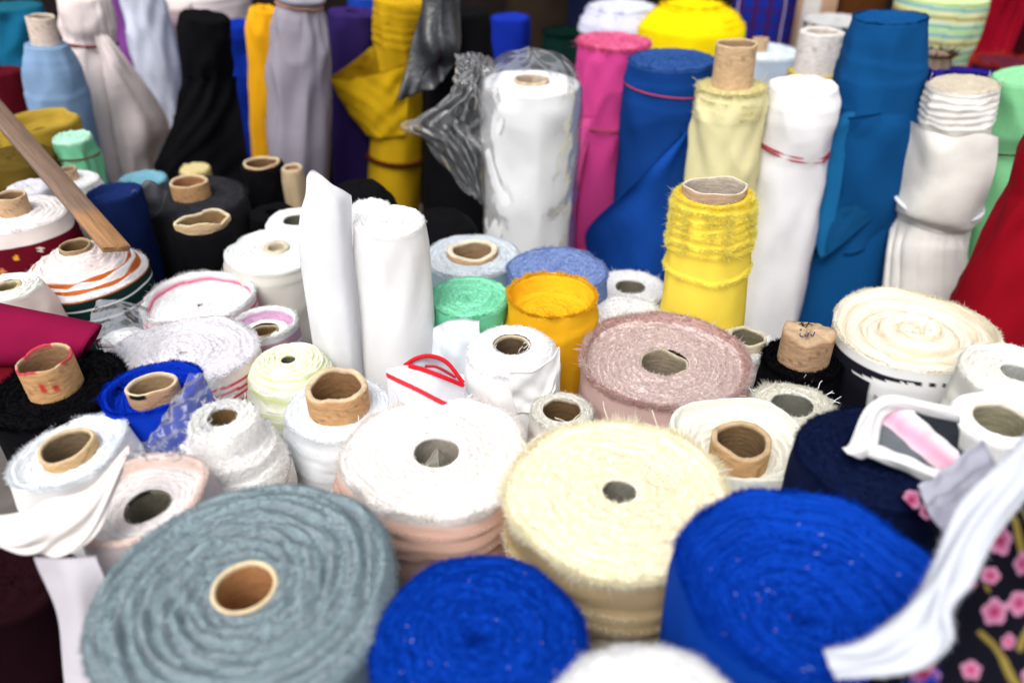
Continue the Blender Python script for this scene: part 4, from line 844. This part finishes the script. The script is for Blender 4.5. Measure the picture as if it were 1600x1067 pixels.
sheet('loose_flap', [[(208, 688, .80), (198, 715, .785), (190, 748, .775)], [(142, 756, .765), (146, 795, .75), (150, 835, .745)], [(70, 786, .75), (82, 830, .73), (95, 867, .735)], [(0, 806, .745), (20, 845, .73), (42, 866, .735)], [(-60, 800, .76), (-50, 820, .755), (-40, 836, .755)]], C('ece4e0', 0.86), parent='white_core_left', wr=0.003)
sheet('hanging_cloth', [[(56, 868, .74), (100, 872, .725), (150, 868, .73)], [(70, 915, .745), (112, 915, .725), (165, 915, .735)], [(94, 985, .755), (128, 985, .735), (160, 985, .745)], [(104, 1100, .77), (132, 1100, .75), (158, 1100, .76)]], C('c9c4cc', 0.84), parent='white_core_left', wr=0.0022, q=(0.5, 2))

WL = 'white_leaning'
sheet('wrapped_sleeve', [[(1418, 188, WL, .012), (1450, 202, WL, .014), (1492, 212, WL, .016), (1530, 206, WL, .016), (1558, 212, WL, .024)], [(1410, 236, WL, .020), (1450, 244, WL, .022), (1490, 250, WL, .022), (1530, 246, WL, .022), (1554, 246, WL, .024)],
                         [(1396, 290, WL, .022), (1435, 294, WL, .026), (1480, 300, WL, .028), (1522, 304, WL, .028), (1544, 302, WL, .026)], [(1390, 322, WL, .016), (1426, 334, WL, .020), (1472, 350, WL, .026), (1512, 354, WL, .024), (1536, 336, WL, .018)],
                         [(1396, 332, WL, .008), (1430, 346, WL, .008), (1470, 362, WL, .012), (1506, 364, WL, .010), (1526, 346, WL, .008)]], C('efece5', 0.87), nu=60, nv=60, parent=WL, wr=0.004, q=(0.5, 3.2), seed=33)
sheet('gathered_skirt', [[(1394, 338, WL, .006), (1428, 352, WL, .007), (1464, 364, WL, .007), (1502, 366, WL, .006)], [(1386, 400, WL, .014), (1420, 406, WL, .014), (1460, 412, WL, .014), (1506, 408, WL, .012)],
                         [(1370, 520, WL, .026), (1412, 525, WL, .022), (1455, 525, WL, .022), (1500, 515, WL, .020)]], C('ebe8e2', 0.87), nu=50, nv=90, parent=WL, wr=0.001, pleats=(7, 0.007))
sheet('wrapped_layer', [[(1292, 196, 'teal', .010), (1330, 184, 'teal', .010), (1385, 176, 'teal', .010), (1442, 156, 'teal', .012)], [(1282, 240, 'teal', .012), (1325, 238, 'teal', .014), (1375, 232, 'teal', .014), (1430, 212, 'teal', .014)],
                        [(1272, 330, 'teal', .012), (1312, 335, 'teal', .014), (1360, 328, 'teal', .014), (1410, 300, 'teal', .014)], [(1262, 400, 'teal', .008), (1300, 400, 'teal', .010), (1345, 395, 'teal', .010), (1392, 370, 'teal', .010)]], TEAL, parent='teal', wr=0.004, fringe=(('t', 400, 0.0035),), q=(0.5, 3))
PK = 'red_trim'
YF, YB_ = ROLLS[PK]['P'][1] - 0.050, ROLLS[PK]['P'][1] - 0.020
def stripe(u, v, X, Y, c): return np.where((np.abs((Y - 588) - (X - 610) * 0.50) < 4.5)[..., None], C('d83a44'), c)
sheet('front_panel', [[(604, 576, None, YF + .01), (638, 571, None, YF), (680, 584, None, YF - .005), (724, 602, None, YF + .01)], [(605, 600, None, YF + .01), (638, 600, None, YF - .01), (680, 605, None, YF - .012), (726, 615, None, YF + .01)],
                      [(608, 650, None, YF + .01), (640, 650, None, YF - .01), (680, 650, None, YF - .012), (726, 650, None, YF + .01)]], C('e9ebf2', 0.87), parent=PK, nu=60, nv=90, wr=0.001, paint=stripe)
sheet('back_panel', [[(632, 571, None, YB_), (650, 560, None, YB_), (672, 556, None, YB_ + .005), (698, 566, None, YB_), (724, 598, None, YB_ - .01)], [(634, 573, None, YB_), (655, 572, None, YB_), (676, 576, None, YB_ + .005), (700, 584, None, YB_), (724, 601, None, YB_ - .01)],
                     [(636, 600, None, YB_), (655, 600, None, YB_), (676, 605, None, YB_), (700, 610, None, YB_), (724, 620, None, YB_ - .01)]], C('dfe2ea', 0.86), parent=PK, nu=30, nv=40, wr=0.0008)
def piping(key, pts, col, rad):
    i = ROLLS[key]; P = catmull(np.array([pt(p) for p in pts]), 40) @ i['Minv'][:3, :3].T + i['Minv'][:3, 3]
    v, f = tube(P, rad, 6); mesh_object('piping', v, f, 'plain', i['root'], col)
RDP = C('d5202f')
piping(PK, [(632, 571, None, YB_ - .002), (650, 560, None, YB_ - .002), (672, 556, None, YB_), (698, 566, None, YB_ - .002), (724, 598, None, YB_ - .012)], RDP, 0.0026)
piping(PK, [(638, 571, None, YF - .003), (660, 577, None, YF - .005), (690, 588, None, YF - .008), (724, 602, None, YF + .004)], RDP, 0.0028)
piping(PK, [(664, 572, None, YF + .012), (684, 574, None, YF + .012), (712, 590, None, YF + .012)], C('b8283a'), 0.0018)
# ------------------------------------------------------------------ loose things
g = lambda o, lab, cat: tag(o, lab, cat)
o = sheet('white_sheet', [[(479, 292, None, .955), (487, 266, None, .945), (518, 286, None, .94), (548, 305, None, .955)], [(469, 335, None, .955), (492, 320, None, .935), (525, 325, None, .93), (551, 338, None, .955)],
                          [(470, 400, None, .955), (495, 400, None, .93), (530, 402, None, .925), (554, 405, None, .955)], [(483, 500, None, .955), (508, 505, None, .925), (541, 505, None, .925), (563, 500, None, .955)],
                          [(498, 600, None, .955), (522, 605, None, .925), (552, 605, None, .925), (572, 600, None, .955)], [(510, 690, None, .955), (530, 700, None, .925), (556, 700, None, .925), (576, 690, None, .955)]], C('ededf0', 0.87), nu=60, wr=0.0016)
g(o, 'stiff curled white sheet rising to a point left of the smooth tall white roll', 'fabric sheet')
o = sheet('sheer_cloth', [[(662, -30, None, 1.90), (690, -30, None, 1.86), (722, -30, None, 1.88)], [(648, 50, None, 1.88), (685, 55, None, 1.85), (720, 55, None, 1.87)], [(634, 110, None, 1.85), (672, 105, None, 1.83), (712, 95, None, 1.86)],
                          [(613, 164, None, 1.83), (645, 148, None, 1.83), (692, 128, None, 1.85)]], np.array([0.018, 0.02, 0.024]), wr=0.012, material='sheer')
g(o, 'shiny charcoal sheer cloth hanging over the mustard roll', 'cloth')

def lying_tube(name, pa, pb, r0, r1, col, label, cat):
    A, B = at_depth(*pa), at_depth(*pb); n, m = 36, 30
    t = np.linspace(0, 1, m)[:, None]; P = A * (1 - t) + B * t
    rng = np.random.default_rng(5)
    T = (B - A) / np.linalg.norm(B - A); S = np.cross(T, [0, 0, 1.0]); S /= np.linalg.norm(S); U = np.cross(S, T)
    th = np.linspace(0, 2 * math.pi, n, endpoint=False)
    N1 = Noise(rng, 8, (1, 4), (2, 9))
    th2, t2 = np.meshgrid(th, t[:, 0])
    rr = (r0 + (r1 - r0) * t2) * (1 + 0.06 * N1(th2, t2)) ; sl = 0.012 * np.cos(th2) * t2
    V = P[:, None] + rr[..., None] * (np.cos(th2)[..., None] * U * 0.92 + np.sin(th2)[..., None] * S * 1.1) + sl[..., None] * T
    Vi = V[::-1] - (rr[::-1] * 0.07)[..., None] * (np.cos(th2)[..., None] * U + np.sin(th2)[..., None] * S)
    org = A.copy()
    X = np.concatenate([V, Vi]).reshape(-1, 3) - org
    o = mesh_object(name, X, grid_faces(2 * m, n, True), 'plain', None, col); o.location = org
    return tag(o, label, cat)
lying_tube('folded_cloth', (-70, 520, 1.02), (142, 536, 1.03), 0.050, 0.026, C('8c1440', 0.8), 'magenta cloth rolled up and lying on its side at the left border', 'cloth')
o = sheet('red_cloth', [[(-40, 552, 1.04), (15, 568, 1.02), (40, 572, 1.03)], [(-40, 585, 1.00), (10, 588, .99), (34, 592, 1.0)], [(-40, 640, .98), (0, 625, .97), (25, 612, .98)]], C('6a0c1c', 0.8), wr=0.003)
g(o, 'crumpled dark red cloth just below the magenta cloth', 'cloth')

def petals(u, v, X, Y, c):
    c[...] = C('eef0f2', 0.85)
    k = (Y - 645) - (X - 1385) * 0.82                       # across the diagonal petal
    pk = np.exp(-((k - 2) / 24.0) ** 2)
    c = c * (1 - pk[..., None]) + C('e8a2ba', 0.9) * pk[..., None]
    c = np.where((k > 22)[..., None], C('6d7278', 0.8), c)
    c = np.where(((k < -34) & (X > 1428))[..., None], np.array([0.02, 0.022, 0.028]), c)
    return c
R27 = empty('printed_cloth', Matrix.Translation(Vector(at_depth(1420, 720, .765))))
tag(R27, 'white cloth end printed with pink petals and grey, white curled border', 'cloth')
def under(o, root):
    o.parent = root; o.matrix_parent_inverse = Matrix.Identity(4)
    o.location = Vector(o.location) - root.matrix_world.translation
    return o
under(sheet('printed_panel', [[(1374, 636, .780), (1430, 640, .775), (1496, 648, .775)], [(1372, 670, .770), (1430, 680, .765), (1498, 690, .765)], [(1376, 700, .760), (1436, 716, .755), (1504, 740, .755)], [(1378, 712, .760), (1440, 732, .755), (1506, 766, .755)]], W, nu=90, nv=110, wr=.002, paint=petals), R27)
under(sheet('curled_border', [[(1316, 700, .755), (1330, 712, .745), (1352, 716, .755)], [(1328, 690, .755), (1345, 696, .740), (1370, 700, .750)], [(1350, 642, .765), (1364, 648, .750), (1381, 656, .765)], [(1372, 622, .775), (1382, 632, .760), (1393, 645, .775)],
                              [(1402, 617, .775), (1408, 628, .765), (1414, 642, .775)], [(1450, 626, .775), (1452, 636, .765), (1454, 650, .775)], [(1500, 640, .775), (1500, 650, .765), (1500, 662, .775)]], W, nu=70, nv=14, wr=.001), R27)
under(sheet('selvage', [[(1368, 694, .755), (1362, 702, .745), (1352, 712, .750)], [(1438, 722, .745), (1433, 732, .735), (1428, 745, .745)], [(1512, 752, .735), (1508, 766, .725), (1505, 782, .735)]], W, nu=40, nv=12, wr=.001), R27)

FLOWERS = [(1562, 842, 19), (1598, 880, 15), (1512, 905, 12), (1545, 895, 14), (1552, 952, 20), (1592, 940, 19), (1450, 1056, 22), (1518, 1046, 14), (1425, 782, 15), (1450, 800, 12), (1575, 1000, 11), (1650, 860, 20), (1660, 960, 22), (1620, 1060, 20), (1480, 990, 10)]
def floral(u, v, X, Y, c):
    c[...] = np.array([0.004, 0.004, 0.008])
    for (x0, y0, x1, y1, w_) in ((1565, 775, 1610, 880, 9), (1600, 800, 1625, 905, 7), (1530, 985, 1600, 1075, 10), (1505, 890, 1560, 930, 4), (1640, 900, 1600, 1010, 8)):
        t = np.clip(((X - x0) * (x1 - x0) + (Y - y0) * (y1 - y0)) / ((x1 - x0) ** 2 + (y1 - y0) ** 2), 0, 1)
        dd = np.hypot(X - x0 - t * (x1 - x0) - 6 * np.sin(t * 5), Y - y0 - t * (y1 - y0))
        c = np.where((dd < w_ * (0.45 + 0.3 * t))[..., None], C('8c7a3c', 0.8), c)
    for i, (x0, y0, r) in enumerate(FLOWERS):
        a = np.arctan2(Y - y0, X - x0); dd = np.hypot(X - x0, Y - y0)
        rr = r * (0.82 + 0.28 * np.abs(np.cos(2.5 * a + i)))
        k = np.clip(dd / rr, 0, 1)[..., None] ** 1.5
        pet = C('a02a5c', 0.85) * (1 - k) + C('cf93b2', 0.85) * k
        c = np.where((dd < rr)[..., None], pet, c)
        c = np.where((dd < r * 0.2)[..., None], C('8c1040'), c)
    return c
RF = empty('floral_cloth', Matrix.Translation(Vector(at_depth(1560, 1050, .56))))
tag(RF, 'black cloth printed with pink blossoms and a white edge, lower right corner', 'cloth')
under(sheet('floral_panel', [[(1405, 772, .72), (1520, 742, .70), (1620, 715, .69), (1760, 680, .69)], [(1462, 835, .66), (1550, 830, .63), (1650, 815, .61), (1780, 790, .62)], [(1478, 930, .62), (1570, 930, .585), (1660, 925, .57), (1790, 915, .58)],
                             [(1395, 1030, .60), (1540, 1032, .56), (1660, 1035, .55), (1800, 1035, .56)], [(1290, 1120, .60), (1520, 1130, .545), (1660, 1140, .54), (1810, 1150, .55)]], BLK, nu=150, nv=170, wr=0.004, paint=floral), RF)
under(sheet('white_edge', [[(1650, 620, .60), (1660, 660, .595), (1670, 705, .60)], [(1572, 712, .59), (1590, 745, .58), (1604, 778, .585)], [(1503, 790, .585), (1530, 815, .57), (1554, 838, .575)], [(1463, 868, .575), (1492, 888, .56), (1519, 905, .565)],
                           [(1428, 928, .57), (1462, 938, .555), (1486, 948, .56)], [(1385, 975, .565), (1440, 985, .55), (1490, 1002, .55)], [(1338, 1010, .565), (1390, 1030, .55), (1436, 1046, .55)], [(1287, 1016, .565), (1296, 1040, .555), (1306, 1060, .555)]], C('c9cdd6', 0.87), nu=120, nv=24, wr=0.0024, q=(0.5, 3.5), seed=9, fringe=(('l', 500, 0.004), ('r', 500, 0.004))), RF)
under(sheet('folded_edge', [[(1436, 762, .70), (1480, 730, .70), (1535, 685, .71)], [(1450, 800, .67), (1500, 765, .67), (1555, 725, .67)], [(1482, 840, .635), (1520, 805, .63), (1570, 770, .63)]], C('b4b4c2', 0.86), wr=0.003), RF)

# plastic film
FILM = np.array([1.0, 1.0, 1.0])
o = sheet('plastic_film', [[(296, 580, .885), (325, 584, .885), (350, 598, .89), (375, 612, .90)], [(262, 640, .86), (285, 640, .85), (308, 648, .855), (322, 660, .865)], [(232, 685, .835), (255, 690, .825), (285, 695, .83), (296, 700, .835)], [(206, 714, .82), (235, 720, .81), (268, 720, .815), (280, 722, .82)]], FILM, nu=70, nv=60, wr=0.003, seed=21, thick=0.0003, material='film', q=(2, 7))
g(o, 'crumpled clear film over the side of the royal blue tube roll', 'plastic film')
o = sheet('plastic_film', [[(905, 940, .80), (960, 950, .78), (1040, 975, .79)], [(890, 1000, .78), (960, 1010, .76), (1045, 1015, .77)], [(890, 1040, .77), (960, 1050, .75), (1050, 1050, .76)]], FILM, wr=0.005, thick=0.0003, material='film', q=(2, 6))
g(o, 'scrap of clear film between the cream roll and the bottom white roll', 'plastic film')
o = sheet('plastic_film', [[(150, 470, 1.12), (185, 468, 1.11), (232, 480, 1.12)], [(140, 505, 1.08), (185, 505, 1.07), (230, 512, 1.08)], [(150, 545, 1.05), (185, 548, 1.04), (215, 550, 1.05)]], FILM, wr=0.0012, thick=0.0003, material='film', q=(2, 6))
g(o, 'clear film lying between the orange striped cone and the striped rolls', 'plastic film')
bi = ROLLS['bagged']
BG = empty('plastic_bag', Matrix.Translation(Vector((bi['P'][0], bi['P'][1], bi['P'][2] - 0.36))))
tag(BG, 'clear crinkled plastic bag pulled over the thick white roll', 'plastic bag')
rng = np.random.default_rng(77)
th = np.linspace(0, 2 * math.pi, 120, endpoint=False); rows_ = []
for r_, z_ in [(0.02, .052), (0.2, .053), (0.4, .050), (0.6, .045), (0.8, .034), (0.95, .016), (1.02, -.006), (1.04, -.03), (1.04, -.06), (1.03, -.1), (1.02, -.14), (1.01, -.18), (1.01, -.22), (1.0, -.26), (1.0, -.31), (1.0, -.36)]: rows_.append((r_, z_))
rz = catmull(np.array(rows_), 60)
n1, n2 = Noise(rng, 10, (1, 7), (10, 60)), Noise(rng, 10, (5, 16), (20, 90))
TH, _ = np.meshgrid(th, rz[:, 0]); RR = rz[:, :1] * np.ones_like(TH); ZZ = rz[:, 1:] * np.ones_like(TH)
crk = (1 - np.abs(n1(TH, ZZ))) * 0.005 + (1 - np.abs(n2(TH, ZZ))) * 0.0022
rad = bi['R'] * RR + crk * np.clip(RR, 0, 1); zz = ZZ + 0.36 + 0.008 * n1(TH, RR * 0.1) * (1 - np.clip(RR, 0, 1))
mesh_object('bag_hood', np.stack([rad * np.cos(TH), rad * np.sin(TH), zz], -1).reshape(-1, 3), grid_faces(60, 120, True), 'film', BG)
under(sheet('bag_neck', [[(712, 92, None, 1.60), (738, 82, None, 1.57), (770, 92, None, 1.56)], [(708, 118, None, 1.57), (735, 112, None, 1.53), (765, 120, None, 1.55)], [(700, 150, None, 1.56), (728, 145, None, 1.52), (760, 158, None, 1.54)],
                         [(628, 196, None, 1.56), (690, 192, None, 1.52), (752, 205, None, 1.54)], [(660, 222, None, 1.55), (706, 232, None, 1.51), (752, 250, None, 1.53)], [(735, 300, None, 1.54), (745, 310, None, 1.52), (758, 325, None, 1.53)]], FILM, nu=110, nv=80, wr=0.007, thick=0.0003, material='film', q=(2, 9)), BG)

# wooden batten
pa, pb = at_depth(-60, 110, 1.52), at_depth(182, 388, 1.155)
T = (pb - pa); ln = np.linalg.norm(T); T /= ln
S = np.cross(T, [0, 0, 1.0]); S /= np.linalg.norm(S); U = np.cross(S, T)
rot = 0.25; S, U = S * math.cos(rot) + U * math.sin(rot), U * math.cos(rot) - S * math.sin(rot)
M = Matrix(((T[0], S[0], U[0], pb[0]), (T[1], S[1], U[1], pb[1]), (T[2], S[2], U[2], pb[2]), (0, 0, 0, 1)))
xs = np.linspace(-ln, 0, 24); cs = [(-.019, 0), (-.018, .0045), (-.016, .0055), (.016, .0055), (.018, .0045), (.019, 0), (.018, -.005), (-.018, -.005)]
V = np.array([[[x_ + (0.004 * math.sin(i * 2.1) if x_ > -0.001 else 0), a_, b_] for i, (a_, b_) in enumerate(cs)] for x_ in xs])
V = np.concatenate([V[:1] * 0 + V[:1].mean(1, keepdims=True), V, V[-1:] * 0 + V[-1:].mean(1, keepdims=True)])
wcol = np.tile(C('8c7260', 0.8), (len(V.reshape(-1, 3)), 1)); xx = V.reshape(-1, 3)[:, 0]
wcol[xx > -0.12] = C('b08258', 0.85)
wb = mesh_object('wooden_batten', V.reshape(-1, 3), grid_faces(len(V), 8, True), 'wood', None, wcol, smooth=False)
wb.matrix_world = M
tag(wb, 'worn flat wooden batten slanting across the rolls at the left', 'wooden batten')

# ------------------------------------------------------------------ small details
def strokes(key, paths, col, rad, name='pen_mark'):
    i = ROLLS[key]; vs, fs, k = [], [], 0
    for p_ in paths:
        P = np.array([at_depth(*q) for q in p_]); P = catmull(P, 14)
        v, f = tube(P @ i['Minv'][:3, :3].T + i['Minv'][:3, 3], rad, 5); vs.append(v); fs.append(f + k); k += len(v)
    return mesh_object(name, np.concatenate(vs), np.concatenate(fs), 'string', i['root'], col)
def lint(key, count, cols_, seed):
    i = ROLLS[key]; rng = np.random.default_rng(seed)
    r = i['R'] * np.sqrt(rng.uniform(0.02, 0.8, count)); t = rng.uniform(0, 6.28, count)
    b = np.stack([r * np.cos(t), r * np.sin(t), np.full(count, i['LL'] + 0.0015)], -1)
    if key == 'blue_dish': b[:, 2] -= 0.015
    fibres('lint', b, rng.normal(size=(count, 3)) * np.array([1, 1, 0.25]), rng.uniform(0.0015, 0.006, count), 0.0005, np.array(cols_)[rng.integers(0, len(cols_), count)], i['root'], rng)
LN = [C('c9d4e8'), C('a8b4d8'), C('e6e6ea'), C('c0a8c0'), C('a8b890')]
lint('blue_front', 22, LN, 1); lint('blue_dish', 40, LN, 2); lint('peach', 14, [C('6a6060')], 3)
def threads(key, count, ln, col, seed, rr=(0.9, 1.0)):
    i = ROLLS[key]; rng = np.random.default_rng(seed); vs, fs, k = [], [], 0
    for _ in range(count):
        t = rng.uniform(0, 6.28); r = i['R'] * rng.uniform(*rr)
        p = [np.array([r * math.cos(t), r * math.sin(t), i['LL'] + 0.001])]
        d_ = np.array([math.cos(t), math.sin(t), 0.8]) + rng.normal(size=3) * 0.5
        for s_ in range(3):
            d_ = d_ + rng.normal(size=3) * 0.6; p.append(p[-1] + d_ / np.linalg.norm(d_) * ln / 3)
        v, f = tube(catmull(np.array(p), 10), 0.00045, 4); vs.append(v); fs.append(f + k); k += len(v)
    mesh_object('loose_threads', np.concatenate(vs), np.concatenate(fs), 'string', i['root'], col)['kind'] = 'stuff'
threads('rose', 26, 0.018, C('d9c0bc'), 11); threads('cream', 22, 0.022, CREAM, 12); threads('white_hole', 16, 0.012, W, 13, (0.3, 0.45)); threads('fringe_white', 20, 0.012, W, 14)
threads('peach', 18, 0.014, W, 15); threads('cone_white', 16, 0.012, W, 16, (0.3, 0.5)); threads('pale_yellow', 14, 0.02, C('d8d09a'), 17); threads('white_leaning', 14, 0.015, C('d8d0c0'), 18)

# folded paper in the mouth of the peach roll, pen scribble on the stuffed tube
pd = ROLLS['peach']['d']
sheet('folded_paper', [[(664, 728, pd - .004), (684, 700, pd + .004)], [(668, 742, pd + .002), (686, 738, pd + .010)]], C('b8b4a4', 0.8), parent='peach', nu=12, nv=12, wr=0.0006)
sheet('folded_paper', [[(684, 700, pd + .004), (704, 722, pd + .012)], [(686, 738, pd + .010), (702, 740, pd + .016)]], C('7a766a', 0.8), parent='peach', nu=12, nv=12, wr=0.0006)
kd = ROLLS['kraft_core']
def on_kraft(x, y): return at_drop(x, y, CAM_H - kd['P'][2] - 0.0465)[1]
def kp(*q): return [(x, y, on_kraft(x, y) - 0.001) for x, y in q]
strokes('kraft_core', [kp((1248, 520), (1252, 514), (1250, 524), (1256, 526)), kp((1258, 522), (1260, 526), (1264, 520)), kp((1267, 522), (1270, 525), (1273, 519))], C('243f7a'), 0.0007)
strokes('kraft_core', [kp((1245, 508), (1256, 505), (1250, 511), (1262, 506), (1270, 508)), kp((1252, 504), (1258, 512), (1264, 503))], C('2a241c'), 0.0007)
